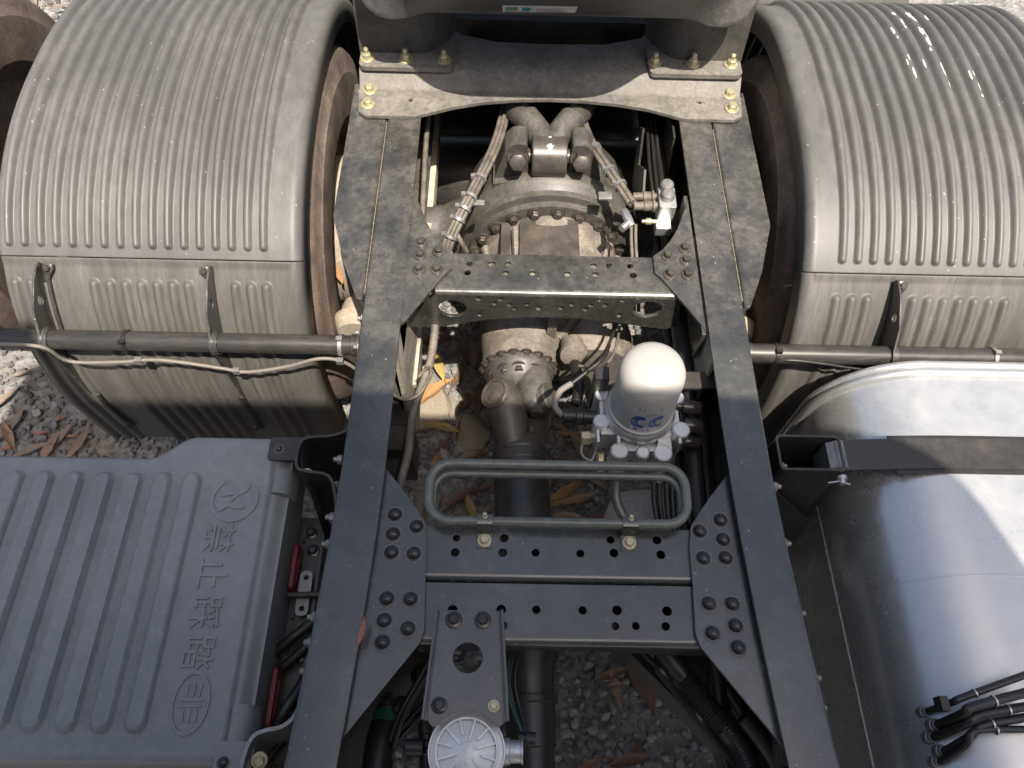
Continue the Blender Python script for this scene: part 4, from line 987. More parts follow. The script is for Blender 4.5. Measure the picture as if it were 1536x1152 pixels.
# ------------------------------------------------------------------ aluminium fuel tank, right
def tank_sec(off=0.0):
    x0, x1, z0, z1, r = .643 - off, 1.34 + off, .28 - off, .884 + off, .205 + off; out = []
    for cx, cz, a0, rr in ((x1 - r, z1 - r, 0, r), (x0 + r, z1 - r, PI / 2, r), (x0 + .12, z0 + .12, PI, .12 + off), (x1 - .12, z0 + .12, 1.5 * PI, .12 + off)):
        for k in range(17): a = a0 + PI / 2 * k / 16; out.append((cx + rr * math.cos(a), cz + rr * math.sin(a)))
    return out
def loft_y(secs):
    b = MB(); n = len(secs[0][1]); vs = []; fs = []
    for y, sec in secs: vs += [(x, y, z) for x, z in sec]
    for i in range(len(secs) - 1):
        for k in range(n): fs.append((i * n + k, i * n + (k + 1) % n, (i + 1) * n + (k + 1) % n, (i + 1) * n + k))
    fs.append(tuple(range(n))); fs.append(tuple((len(secs) - 1) * n + k for k in range(n))); b.add(vs, fs); return b
tk = part("fuel_tank", loft_y([(-.5, tank_sec(-.03)), (-.49, tank_sec()), (.885, tank_sec()), (.889, tank_sec(.0005)), (.893, tank_sec(.0075)), (.898, tank_sec(.0115)), (.905, tank_sec(.012)), (.910, tank_sec(.0095)), (.9125, tank_sec(.0035)), (.916, tank_sec(.0035)), (.919, tank_sec(.0075)), (.925, tank_sec(.0085)), (.931, tank_sec(.006)), (.936, tank_sec(-.003)), (.942, tank_sec(-.02))]), M_TANK, truck, "brushed aluminium fuel tank with rounded edges and a black strap", angle=50)
def band(y0, y1, o0, o1, k0, k1):
    """strip following the tank section from point index k0 to k1"""
    a, c = tank_sec(o0), tank_sec(o1); b = MB(); n = k1 - k0 + 1; vs = []
    for y in (y0, y1):
        vs += [(x, y, z) for x, z in a[k0:k1 + 1]] + [(x, y, z) for x, z in c[k0:k1 + 1]]
    fs = []
    for i in range(n - 1):
        fs += [(i, i + 1, n + i + 1, n + i), (2 * n + i, 2 * n + i + 1, 3 * n + i + 1, 3 * n + i), (n + i, n + i + 1, 3 * n + i + 1, 3 * n + i), (i, i + 1, 2 * n + i + 1, 2 * n + i)]
    fs += [(0, n, 3 * n, 2 * n), (n - 1, 2 * n - 1, 4 * n - 1, 3 * n - 1)]
    b.add(vs, fs); return b
part("weld_seam", band(.4385, .4420, -.002, .0018, 0, 34), M_TANK, tk)
def strap_path(off):
    """strap pulled straight from the anchor to the tank top, then lying on it"""
    pts = [(.612, .866 + off), (.66, .873 + off), (.72, .8795 + off), (.78, .8835 + off), (.84, .886 + off), (.90, .8865 + off), (1.0, .8865 + off), (1.08, .8865 + off)]
    sec = tank_sec(.0025 + off)[:17][::-1]; return pts + [(x, z) for x, z in sec if x > 1.1]
def strap(y0, y1, o0, o1, skip=0):
    a_, c_ = strap_path(o0)[skip:], strap_path(o1)[skip:]; b = MB(); out = a_ + c_[::-1]; m = len(a_); n = len(out)
    vs = [(x, y0, z) for x, z in out] + [(x, y1, z) for x, z in out]; fs = []
    for i in range(m - 1): fs += [(i, i + 1, n - 2 - i, n - 1 - i), (n + i, n + i + 1, 2 * n - 2 - i, 2 * n - 1 - i)]
    fs += [(i, (i + 1) % n, (i + 1) % n + n, i + n) for i in range(n)]
    b.add(vs, fs); return b
part("strap_liner", strap(.654, .743, -.0020, .0012, 2), M_RUBBER, tk)
part("strap", strap(.6635, .7335, .0013, .0060), M_STRAP, tk, "black painted steel strap over the tank")
b = MB(); p0, p1 = (0.6425, 0.6726, 0.6367), (0.6425, 0.1115, 0.6591)
b.tube([p0, p1], .0022, 6); part("side_weld", b, M_TANK, tk)
# strap anchor loop, clevis and pin
o_, i_ = round_poly([(.472, .655), (.612, .655), (.612, .738), (.472, .738)], .014, 5), round_poly([(.4775, .6605), (.6065, .6605), (.6065, .7325), (.4775, .7325)], .010, 5)
b = MB(); b.plate(o_, .63, .888, holes=[i_]); an = part("strap_anchor", b, M_DARK, truck, "black box loop bolted to the right rail, holding the tank strap")
b = MB(); b.lathe([(.0, 0), (.013, 0), (.013, .064), (0, .064)], (.610, .665, .872), (0, 1, 0), 20); b.add([(.585, .667, .872), (.585, .728, .872), (.612, .728, .886), (.612, .667, .886), (.585, .667, .80), (.585, .728, .80), (.612, .728, .80), (.612, .667, .80)], [(0, 1, 2, 3), (4, 7, 6, 5), (0, 4, 5, 1), (1, 5, 6, 2), (2, 6, 7, 3), (3, 7, 4, 0)]); part("strap_clevis", b, M_GREY, an)
b = MB(); b.lathe([(.0, -.022), (.007, -.022), (.007, -.012), (.011, -.012), (.011, -.004), (0, -.004)], (.606, .655, .868), (0, 1, .0), 14); b.tube([(.575, .636, .868), (.60, .640, .868), (.622, .633, .868)], .0018, 6); part("pin", b, M_ZINC, an)
b = MB(); b.plate([(.44, .30), (.62, .30), (.64, .50), (.625, .62), (.44, .86)], .640, .648, axis='y'); b.plate([(.44, .30), (.62, .30), (.64, .50), (.625, .62), (.44, .86)], .745, .753, axis='y'); b.box(.438, .447, .55, .80, .30, .88); part("tank_cradle", b, M_DARK, an)
fast("bolt", ME_ZBOLT, (.4775, .672, .87), an, (1, 0, 0), .8)
# hoses with clamps lying across the tank
def hose(name, pts, r, mat, parent, n=10, corr=0.0, pitch=.0036, lab=None):
    b = MB(); p = smooth_path(pts, 8)
    if corr:
        p = resample(p, pitch / 2); rs = [r + (corr if (i // 1) % 2 else 0) for i in range(len(p))]
        b.tube(p, rs, n)
    else: b.tube(p, r, n)
    return part(name, b, mat, parent, lab, angle=80 if corr else 38)
HB = truck
sec_ = tank_sec(.010)
for i, (m_, e, r) in enumerate([((0.7155, 0.2095, 0.9150), (0.8456, 0.2515, 0.9300), .0065), ((0.7231, 0.1929, 0.9250), (0.8352, 0.2200, 0.9300), .0085), ((0.7370, 0.1813, 0.9150), (0.8338, 0.1971, 0.9200), .0078), ((0.7436, 0.1652, 0.9050), (0.8345, 0.1809, 0.9100), .0078), ((0.7292, 0.1564, 0.9050), (0.8306, 0.1598, 0.9050), .0062)]):
    yk = Vector(m_).y - .012 - .004 * i
    fx = .690 + .006 * (i % 2); fz = [z for x, z in tank_sec(-.002)[17:34] if x <= fx + .012][0]; pts = [(fx, yk - .004 * i, fz), (fx + .003, yk - .004 * i, fz + .022), (fx + .5 * (Vector(m_).x - fx), .5 * (yk - .004 * i + Vector(m_).y), max(fz + .05, Vector(m_).z - .012)), m_, e]
    b = MB(); b.lathe([(r + .004, -.004), (r + .004, .010), (r + .002, .011), (r + .002, .018)], pts[0], (0.1, 0, 1), 12); part("hose_fitting", b, M_GREY, tk)
    h = hose("tank_hose", pts, r, M_RUBBER, tk)
    mid = Vector(m_).lerp(Vector(e), .15 + .18 * (i % 3)); d = Vector(e) - Vector(m_)
    b = MB(); b.lathe([(r + .0004, 0), (r + .0018, 0), (r + .0018, .003), (r + .0004, .003)], mid, d, 16); part("hose_clamp", b, M_ZINC, tk)
b = MB(); c_ = Vector((0.6617, 0.1968, 0.9550)); b.box(c_.x - .007, c_.x + .007, c_.y - .014, c_.y + .010, c_.z - .03, c_.z - .006); part("hose_clip", b, M_RUBBER, tk)

# ------------------------------------------------------------------ air dryer
DX, DY = .187, .795
def dryer():
    b = MB()
    b.lathe([(.0, .80), (.050, .80), (.060, .82), (.066, .868), (.078, .872), (.078, .884), (.072, .892), (0, .892)], (DX, DY, 0), (0, 0, 1), 36)
    b.box(DX - .085, DX + .088, DY - .055, DY + .05, .800, .868); b.box(DX - .05, DX + .07, DY - .085, DY - .04, .805, .850)
    for x, y, r, z0, z1 in ((-.085, -.03, .018, .80, .885), (.088, -.045, .020, .80, .88), (.085, .035, .018, .80, .88), (-.080, .04, .016, .80, .88), (-.045, -.085, .020, .79, .855), (.05, -.088, .021, .79, .852), (.005, -.090, .015, .80, .858)):
        b.lathe([(r, z0), (r, z1 - .003), (r - .003, z1), (0, z1)], (DX + x, DY + y, 0), (0, 0, 1), 18)
    for k in range(5): b.box(DX - .095 + .044 * k, DX - .089 + .044 * k, DY - .075, DY - .03, .80, .872)
    root = part("air_dryer", b, M_CAST, truck, "cast air dryer with a white canister on its top")
    b = MB(); b.lathe([(.071, .892), (.072, .896), (.072, .903), (.0675, .906), (.0675, 1.030), (.066, 1.046), (.060, 1.061), (.049, 1.070), (.030, 1.076), (0, 1.078)], (DX, DY, 0), (0, 0, 1), 56); cn = part("canister", b, M_WHITE, root, "white screw-on canister with a blue mark")
    # printing wrapped round the canister
    def wrap(me, zc, ang):
        for v in me.vertices:
            a = ang + v.co.x / .068; rr = .06775 + v.co.z; z = zc + v.co.y * 1.55
            v.co = Vector((DX + rr * math.sin(a), DY - rr * math.cos(a), z))
        return me
    def strip_mesh(pts, h=.0002):
        b = MB(); b.plate(pts, 0.0, h); return b.mesh("print")
    # two open rings side by side
    for k in (-1, 1):
        ring = []
        for a in np.linspace(R(50), R(310), 22): ring.append((k * .0190 + .0180 * math.cos(a), .0165 * math.sin(a)))
        inn = []
        for a in np.linspace(R(310), R(50), 22): inn.append((k * .0190 + .0045 + .0085 * math.cos(a), .0072 * math.sin(a)))
        b = MB(); n = len(ring); rin = inn[::-1]
        vs = [(x, y, 0.0) for x, y in ring] + [(x, y, 0.0) for x, y in rin]
        b.add(vs, [(i, i + 1, n + i + 1, n + i) for i in range(n - 1)])
        put("print", wrap(b.mesh("print", fix=False), .9480, R(2)), M_BLUE, root)
    for body, size, z, ang in (("G. S          E", .0105, .9960, -.02), ("65189", .0090, .9770, .06), ("..........", .012, .985, -.95), (". . . . . . .", .010, .962, -.9), ("- - - - -", .010, .940, -.9)):
        me = text_mesh(body, size, 0.0, 'CENTER'); me.materials.clear(); put("print", wrap(me, z, ang), M_BLUE, root)
    b = MB(); nn = 12; b.add([(x, y, 0) for i in range(nn + 1) for x, y in ((-.030 + .060 * i / nn, -.007), (-.030 + .060 * i / nn, .006))], [(2 * i, 2 * i + 2, 2 * i + 3, 2 * i + 1) for i in range(nn)]); put("label", wrap(b.mesh("label", fix=False), .9175, R(-2)), M_STICK, root)
    for x0, x1 in ((-.024, -.014), (-.004, .010)):
        b = MB(); b.add([(x0, -.003, .0002), (x1, -.003, .0002), (x1, .003, .0002), (x0, .003, .0002)], [(0, 1, 2, 3)]); put("print", wrap(b.mesh("print", fix=False), .9175, R(-2)), M_INK, root)
    # plugs on the right, connector and elbow on the left
    for y, z, r in ((.018, .868, .0165), (-.022, .858, .018), (-.05, .835, .014)):
        b = MB(); b.lathe([(.010, 0), (.010, .012), (r, .014), (r, .05), (r - .003, .054), (0, .054)], (DX + .085, DY + y, z), (1, -.12, .02), 14); part("plug", b, M_BOLT, root)
    b = MB(); b.lathe([(.016, 0), (.016, .03), (.019, .032), (.019, .046), (.015, .048), (.015, .075), (0, .075)], (DX - .090, DY - .005, .850), (-1, .05, 0), 16); part("connector", b, M_RUBBER, root)
    hose("lead", [(DX - .165, DY - .002, .850), (DX - .182, DY + .02, .852), (DX - .172, DY + .055, .856), (DX - .145, DY + .075, .86)], .0075, M_GREYWIRE, root)
    hose("lead", [(DX - .145, DY + .075, .86), (DX - .10, DY + .11, .87), (DX - .07, DY + .14, .87), (DX - .05, DY + .2, .83)], .005, M_RUBBER, root)
    b = MB(); b.lathe([(.012, 0), (.012, .02), (.016, .021), (.016, .04), (0, .04)], (DX - .085, DY - .045, .835), (-1, -.1, 0), 6); part("fitting", b, M_YZINC, root)
    hose("lead", [(DX - .12, DY - .05, .835), (DX - .125, DY - .085, .832), (DX - .105, DY - .10, .83), (DX - .095, DY - .08, .83)], .003, M_GREY, root)
    for x, y, m_, r in ((-.045, -.085, M_ZINC, .0225), (.05, -.09, M_ZINC, .014), (.075, -.075, M_BOLT, .014), (-.08, -.075, M_YZINC, .010)):
        b = MB(); o = (DX + x, DY + y, .815); d = (0, -.75, -.55)
        b.lathe([(r, 0), (r, .022), (r * 1.08, .023)], o, d, 6); b.lathe([(r * .8, .022), (r * .8, .045), (r * .55, .05), (0, .05)], o, d, 16); part("fitting", b, m_, root)
    hose("pipe", [(DX - .045, DY - .125, .785), (DX - .045, DY - .165, .77), (DX - .03, DY - .20, .76), (DX + .005, DY - .245, .75), (DX + .02, DY - .29, .74), (DX + .02, DY - .36, .73)], .011, M_OLIVE, root)
    for x, r in ((.038, .006), (.050, .0055), (.066, .007), (.078, .006), (.088, .005)):
        hose("air_line", [(DX + x, DY - .115, .79), (DX + x + .002, DY - .18, .765), (DX + x * .7 + .03, DY - .27, .75), (DX + x * .6 + .05, DY - .36, .74), (DX + .09, DY - .5, .73)], r, M_RUBBER, root)
    b = MB(); b.plate([(DX - .02, DY + .055), (DX + .235, DY + .060), (DX + .235, DY + .10), (DX - .02, DY + .10)], .872, .880); b.box(DX - .02, DX + .07, DY + .048, DY + .06, .80, .90); part("mount_plate", b, M_DARK, root)
    b = MB(); b.box(DX - .10, DX - .07, DY + .045, DY + .075, .80, .935); part("pressure_switch", b, M_RUBBER, root)
    return root
dryer()
# grey air reservoir below
b = MB(); b.lathe([(.0, 0), (.05, .004), (.09, .02), (.112, .045), (.120, .08), (.120, .30), (0, .30)], (.155, .66, .44), (1, 0, 0), 40); part("reservoir_and_gap_filler", b, surf("reservoir_grey", (.46, .45, .44), .5, dust=.2), truck, "grey air reservoir hanging under the air dryer")

# ------------------------------------------------------------------ round cast valve and its bracket in front
VZ = .928
def relay():
    b = MB()
    vx, vy = -.163, .113
    L = (-0.2189, 0.3427, 0.9280); 
    arcp = [(vx + .062 * math.cos(a), vy + .062 * math.sin(a)) for a in np.linspace(R(38), R(142), 13)]
    out = [(-.220, .345), (-.112, .345), (-.100, .172), (-.101, .155), (-.108, .148)] + arcp + [(-.222, .148), (-.229, .155), (-.232, .172)]
    b.plate(out, VZ - .004, VZ + .001, [circ(-.166, .262, .0265, 28)])
    for (xa, ya), (xb, yb) in (((-.2225, .345), (-.2365, .158)), ((-.1085, .345), (-.0955, .158))):
        s = -1 if xa < -.15 else 1
        b.add([(xa, ya, VZ - .004), (xb, yb, VZ - .004), (xb + .0045 * s, yb, VZ - .004), (xa + .0045 * s, ya, VZ - .004), (xa, ya, VZ + .012), (xb, yb, VZ + .014), (xb + .0045 * s, yb, VZ + .014), (xa + .0045 * s, ya, VZ + .012)], [(0, 3, 2, 1), (4, 5, 6, 7), (0, 1, 5, 4), (1, 2, 6, 5), (2, 3, 7, 6), (3, 0, 4, 7)])
        b.add([(xa, ya, VZ - .003), (xb, yb, VZ - .003), (xb - .006 * s, yb, VZ - .003), (xa - .006 * s, ya, VZ - .003), (xa, ya, VZ + .0005), (xb, yb, VZ + .0005), (xb - .006 * s, yb, VZ + .0005), (xa - .006 * s, ya, VZ + .0005)], [(4, 5, 6, 7), (0, 1, 5, 4), (1, 2, 6, 5), (2, 3, 7, 6), (3, 0, 4, 7)])
    br = part("valve_bracket", b, M_CHASSIS, truck, "black bracket plate with a large round hole, carrying the round cast valve")
    for x, y in ((-.194, .327), (-.141, .327)): fast("bolt", ME_BOLT, (x, y, VZ + .001), br, s=1.0)
    fast("bolt", ME_BOLT, (-.212, .182, VZ + .001), br, s=.9); fast("bolt", ME_YBOLT, (-.118, .182, VZ + .001), br, s=.8)
    b = MB(); c = (vx, vy, 0); zt = .905
    b.lathe([(.0, zt - .09), (.055, zt - .09), (.066, zt - .06), (.066, zt - .012), (.064, zt - .008), (.052, zt - .006), (.050, zt - .010), (0, zt - .004)], c, (0, 0, 1), 56)
    root = part("relay_valve", b, M_CAST, truck, "round cast aluminium valve with radial ribs")
    b = MB(); b.lathe([(.0505, zt - .010), (.0510, zt + .001), (.0545, zt + .001), (.0555, zt - .010)], c, (0, 0, 1), 56); b.lathe([(.0635, zt - .014), (.0640, zt - .004), (.0665, zt - .004), (.0670, zt - .014)], c, (0, 0, 1), 56); part("rim_ring", b, M_CAST, root)
    for k in range(12):
        a = R(15 + 30 * k); d = Vector((math.cos(a), math.sin(a), 0)); w = Vector((-d.y, d.x, 0)) * .0021
        p, q = Vector((vx, vy, 0)) + d * (.016 + .010 * (k % 2)), Vector((vx, vy, 0)) + d * .0515
        b = MB(); b.add([tuple(p - w + Vector((0, 0, zt - .012))), tuple(q - w + Vector((0, 0, zt - .012))), tuple(q + w + Vector((0, 0, zt - .012))), tuple(p + w + Vector((0, 0, zt - .012))), tuple(p - w + Vector((0, 0, zt + .001))), tuple(q - w + Vector((0, 0, zt - .001))), tuple(q + w + Vector((0, 0, zt - .001))), tuple(p + w + Vector((0, 0, zt + .001)))], [(4, 5, 6, 7), (0, 1, 5, 4), (1, 2, 6, 5), (2, 3, 7, 6), (3, 0, 4, 7)]); part("rib", b, M_CAST, root)
        b = MB(); p, q = Vector((vx, vy, 0)) + d * .0545, Vector((vx, vy, 0)) + d * .0645
        b.add([tuple(p - w + Vector((0, 0, zt - .012))), tuple(q - w + Vector((0, 0, zt - .014))), tuple(q + w + Vector((0, 0, zt - .014))), tuple(p + w + Vector((0, 0, zt - .012))), tuple(p - w + Vector((0, 0, zt - .003))), tuple(q - w + Vector((0, 0, zt - .005))), tuple(q + w + Vector((0, 0, zt - .005))), tuple(p + w + Vector((0, 0, zt - .003)))], [(4, 5, 6, 7), (0, 1, 5, 4), (1, 2, 6, 5), (2, 3, 7, 6), (3, 0, 4, 7)])
        if k % 3 == 1: part("rib", b, M_CAST, root)
    for x in (-.048, .048):
        b = MB(); b.lathe([(.016, zt - .06), (.016, zt - .006), (.014, zt - .004), (.009, zt - .004), (.009, zt - .012), (0, zt - .012)], (vx + x, vy - .045, 0), (0, 0, 1), 20); part("bolt_boss", b, M_CAST, root)
        fast("bolt", ME_BOLT, (vx + x, vy - .045, zt - .012), root, s=.55)
    b = MB(); b.lathe([(.022, 0), (.022, .012), (.019, .014), (.019, .032), (.021, .033), (.021, .036), (0, .036)], (vx + .062, vy + .003, zt - .035), (1, 0, .05), 24); part("outlet", b, M_CAST, root)
    b = MB(); b.lathe([(.014, 0), (.014, .03), (0, .03)], (vx - .11, vy + .01, zt - .06), (1, 0, 0), 12); part("inlet", b, M_RUBBER, root)
    me = text_mesh("SORTEK", .0085, .0006, 'CENTER') if False else None
    return root
relay()

# ------------------------------------------------------------------ hoses, cables and conduits
hs = bpy.data.objects.new("wiring_harness", None); col.objects.link(hs); hs.parent = truck; hs["label"] = "black hoses, cables and corrugated conduits along the frame"
# front right conduits and a black channel below them
hose("conduit", [(0.1879, 0.3367, 0.8000), (0.2289, 0.2806, 0.8000), (0.2767, 0.2220, 0.7900), (0.3233, 0.1650, 0.7800), (0.3523, 0.1261, 0.7700), (0.3737, 0.0606, 0.7500)], .0185, M_RUBBER, hs, 14, .0030, .0068)
hose("conduit", [(0.3105, 0.2988, 0.7400), (0.3438, 0.2422, 0.7400), (0.3702, 0.1935, 0.7400), (0.3999, 0.1532, 0.7300), (0.4227, 0.0734, 0.7200)], .017, M_RUBBER, hs, 14, .0028, .0068)
hose("conduit", [(0.3523, 0.1864, 0.8000), (0.3918, 0.1363, 0.7900), (0.4234, 0.0819, 0.7800)], .016, M_RUBBER, hs, 14, .0026, .0066)
b = MB(); p = [Vector(q) for q in ((0.1360, 0.3436, 0.7000), (0.1618, 0.3105, 0.7000), (0.2380, 0.2339, 0.7000), (0.3132, 0.1618, 0.6900), (0.3380, 0.1268, 0.6800), (0.3467, 0.0519, 0.6600))]
b.tube(smooth_path(p, 4), .020, 4); part("cable_channel", b, M_DARK, hs)
hose("cable", [(0.1782, 0.3183, 0.7300), (0.2406, 0.2548, 0.7300), (0.3142, 0.1769, 0.7200), (0.3438, 0.0620, 0.7000)], .006, M_RUBBER, hs)
# front left: large corrugated hose with a green band, and cables
hose("conduit", [(-0.3239, 0.2581, 0.7000), (-0.3285, 0.1869, 0.7200), (-0.3337, 0.1316, 0.7400), (-0.3357, 0.0636, 0.7500)], .026, M_RUBBER, hs, 18, .0035, .0085, "thick corrugated intake hose in the front left corner")
b = MB(); c = Vector((-0.3280, 0.1808, 0.7200)); b.lathe([(.0275, -.012), (.031, -.011), (.031, .011), (.0275, .012)], c, (Vector((-0.3337, 0.1316, 0.7400)) - Vector((-0.3239, 0.2581, 0.7000))), 24); part("hose_band", b, M_GREEN, hs)
for pts, r in (([(-0.2265, 0.3179, 0.8000), (-0.2663, 0.2372, 0.8000), (-0.2948, 0.1850, 0.7900), (-0.3132, 0.1417, 0.7600)], .006), ([(-0.2157, 0.3117, 0.8000), (-0.2539, 0.2410, 0.8000), (-0.2871, 0.1828, 0.7900), (-0.3060, 0.1303, 0.7600)], .006), ([(-0.2504, 0.2158, 0.7400), (-0.2852, 0.1721, 0.7500), (-0.3102, 0.1368, 0.7500), (-0.3309, 0.0761, 0.7200)], .0055), ([(-0.2370, 0.2098, 0.7400), (-0.2769, 0.1640, 0.7500), (-0.3044, 0.1289, 0.7500), (-0.3236, 0.0650, 0.7200)], .0055),
               ([(-0.2703, 0.3044, 0.7000), (-0.2707, 0.2334, 0.7000), (-0.2545, 0.1718, 0.7000), (-0.2451, 0.0894, 0.7000)], .014), ([(-0.0807, 0.2934, 0.8400), (-0.0904, 0.2377, 0.8500), (-0.0800, 0.1862, 0.8500), (-0.0644, 0.1466, 0.8600), (-0.0647, 0.1348, 0.8700)], .0035), ([(-0.0706, 0.2935, 0.8400), (-0.0805, 0.2379, 0.8500), (-0.0703, 0.1864, 0.8500), (-0.0585, 0.1412, 0.8600)], .003)):
    hose("cable", pts, r, M_RUBBER, hs)
hose("cable", [(-0.0857, 0.2872, 0.8400), (-0.0941, 0.2377, 0.8500), (-0.0849, 0.1896, 0.8500), (-0.0668, 0.1487, 0.8600)], .0028, M_GREEN, hs)
b = MB()
for k in range(3): b.lathe([(.010, .012 * k), (.0125, .012 * k + .002), (.0125, .012 * k + .009), (.010, .012 * k + .0115)], (-0.2415, 0.1502, 0.8000), (.1, -1, -.1), 14)
part("plug_connector", b, M_RUBBER, hs)
b = MB(); b.lathe([(.009, 0), (.009, .012), (.013, .013), (.013, .03), (0, .03)], (-0.0730, 0.1380, 0.8700), (1, -.1, 0), 12); part("plug_connector", b, M_RUBBER, hs)
# along the inside of the right rail
for k, (x, z, r, c) in enumerate(((.318, .80, .0165, .0028), (.352, .76, .017, .0028), (.300, .735, .010, 0), (.335, .70, .012, 0))):
    hose("conduit" if c else "cable", [(x + .006, .20, z - .06), (x, .45, z), (x - .004, .62, z), (x + .004, .85, z - .004), (x + .008, 1.1, z - .01), (x + .004, 1.4, z), (x, 1.7, z), (x - .01, 2.1, z)], r, M_RUBBER, hs, 12, c, .0068)
for k in range(3): hose("cable", [(.285 + .012 * k, 1.35, .83), (.275 + .014 * k, 1.55, .85), (.285 + .012 * k, 1.80, .84), (.29 + .02 * k, 2.1, .80)], .005, M_RUBBER, hs)
b = MB(); b.plate([(1.52, .74), (1.60, .72), (1.66, .90), (1.62, .93), (1.58, .84), (1.50, .90), (1.46, .86)], .247, .253, axis='x'); b.plate([(1.56, .74), (1.70, .74), (1.72, .92), (1.60, .92)], .33, .336, axis='x'); part("hose_guide", b, M_DARK, hs)
# along the inside of the left rail
hose("pipe", [(-.338, 2.1, .83), (-.338, 1.70, .85), (-.333, 1.45, .84), (-.332, 1.30, .80), (-.33, 1.15, .72)], .0075, M_HOSE, hs)
hose("conduit", [(-0.2804, 1.0619, 0.8000), (-0.2857, 0.9935, 0.7800), (-0.2960, 0.9429, 0.7700), (-0.3194, 0.8569, 0.7600), (-0.3247, 0.8041, 0.7600), (-0.3243, 0.7316, 0.7700), (-0.3370, 0.6546, 0.7600), (-0.3391, 0.5675, 0.7000)], .0095, M_HOSE, hs, 12, .0012, .0045, "dusty corrugated conduit hanging beside the left rail")
hose("cable", [(-0.3690, 0.8770, 0.7800), (-0.3353, 0.8580, 0.7900), (-0.3057, 0.8764, 0.7900), (-0.2853, 0.9220, 0.7900), (-0.2868, 0.9459, 0.7900), (-0.3017, 0.9442, 0.7800), (-0.3145, 0.9332, 0.7700)], .0042, M_HOSE, hs)
hose("cable", [(-0.3267, 0.8117, 0.7450), (-0.3352, 0.7429, 0.7450), (-0.3451, 0.6606, 0.7450), (-0.3450, 0.5674, 0.7000)], .008, M_RUBBER, hs)
b = MB(); q = Vector((-0.3447, 0.7844, 0.7000)); b.box(q.x - .04, q.x + .012, q.y - .03, q.y + .03, .66, .74); part("cable_clip", b, M_DARK, hs)
# hose bundles to the axle joint
def bundle(pts, offs, r, ties):
    for ox_, oz_ in offs: hose("hose", [(x + ox_, y, z + oz_) for x, y, z in pts], r, M_HOSE, hs)
    p = smooth_path(pts, 8)
    for t in ties:
        i = int(t * (len(p) - 2)); d = p[i + 1] - p[i]; b = MB(); b.lathe([(.016, -.004), (.0185, -.004), (.0185, .004), (.016, .004)], p[i], d, 14)
        b.box(p[i].x - .022, p[i].x - .012, p[i].y - .005, p[i].y + .006, p[i].z + .002, p[i].z + .014); part("cable_tie", b, M_GREY, hs)
bundle([(-0.1084, 1.8604, 0.8600), (-0.1304, 1.6712, 0.8800), (-0.1531, 1.5468, 0.9000), (-0.2008, 1.4026, 0.9000), (-0.2295, 1.3413, 0.8800), (-0.2592, 1.2872, 0.8400), (-0.2747, 1.2595, 0.7800)], [(-.009, 0), (.002, .006), (.009, -.003), (0, -.008)], .0068, (.46, .55, .62, .72, .82))
bundle([(0.0785, 1.8384, 0.8600), (0.1040, 1.6529, 0.8800), (0.1412, 1.5267, 0.9000), (0.1792, 1.4370, 0.9050), (0.2072, 1.3806, 0.9000)], [(-.008, 0), (.002, .006), (.009, -.003), (0, -.008)], .0068, (.40, .62, .8))
b = MB(); q = Vector((-0.1968, 1.3845, 0.9000)); b.box(q.x - .004, q.x + .028, q.y - .008, q.y + .008, q.z - .018, q.z - .012); part("metal_tab", b, M_ZINC, hs); b = MB(); q = Vector((0.1480, 1.4200, 0.9000)); b.box(q.x - .022, q.x + .012, q.y - .012, q.y + .012, q.z - .02, q.z - .014); part("metal_tab", b, M_ZINC, hs)
hose("cable", [(-0.2465, 1.3253, 0.8600), (-0.2292, 1.2990, 0.8400), (-0.2132, 1.2934, 0.8000)], .007, M_HOSE, hs)
# sensor leads at the axle nose
hose("sensor_lead", [(0.0662, 1.0100, 0.7200), (0.0694, 0.9595, 0.7400), (0.0703, 0.9163, 0.7500), (0.0616, 0.8741, 0.7600)], .0125, M_RUBBER, hs, 12, .0014, .0055)
b = MB(); b.lathe([(.030, 0), (.030, .03), (.036, .034), (.036, .05), (.020, .055), (0, .055)], (0.0676, 1.1087, 0.6600), (.05, -1, .35), 20); part("sensor", b, M_AXLE, hs)
hose("cable", [(0.0737, 0.9921, 0.7400), (0.1163, 0.9736, 0.7500), (0.1522, 1.0094, 0.7400), (0.1752, 1.0722, 0.7200), (0.1911, 1.1480, 0.7000)], .0038, M_HOSE, hs)
hose("cable", [(0.0917, 0.9730, 0.7500), (0.1258, 1.0026, 0.7500), (0.1610, 1.0790, 0.7400), (0.1758, 1.1305, 0.7400)], .004, M_RUBBER, hs)
# solenoid valve block by the right rail
q = Vector((0.2965, 1.3900, 0.9000))
b = MB(); b.plate(round_poly([(q.x - .022, q.y - .035), (q.x + .020, q.y - .035), (q.x + .020, q.y + .035), (q.x - .022, q.y + .035)], .006, 3), .86, .915); sv = part("solenoid_valve", b, M_CAST, truck, "small grey valve block with two capped tops by the right rail")
for dy in (-.004, .028):
    b = MB(); b.lathe([(.016, 0), (.017, .004), (.017, .018), (.013, .023), (0, .024)], (q.x - .002, q.y + dy, .915), (0, 0, 1), 20); part("cap", b, M_GREY, sv)
    b = MB(); o = (q.x - .022, q.y + dy - .006, .893)
    b.lathe([(.010, 0), (.010, .008), (.0165, .009), (.0165, .014), (.012, .016), (.0135, .018), (.0135, .036), (.011, .038), (.011, .062), (0, .062)], o, (-1, -.03, 0), 16); part("connector", b, M_HOSE, sv)
b = MB(); b.box(q.x - .026, q.x + .012, q.y - .066, q.y - .034, .845, .870); part("base_block", b, M_ZINC, sv)
b = MB(); b.lathe([(.006, 0), (.006, .012), (.009, .013), (.009, .026), (.005, .027), (.005, .036), (0, .036)], (q.x - .025, q.y - .040, .868), (-1, 0, 0), 10); part("fitting", b, M_YZINC, sv)
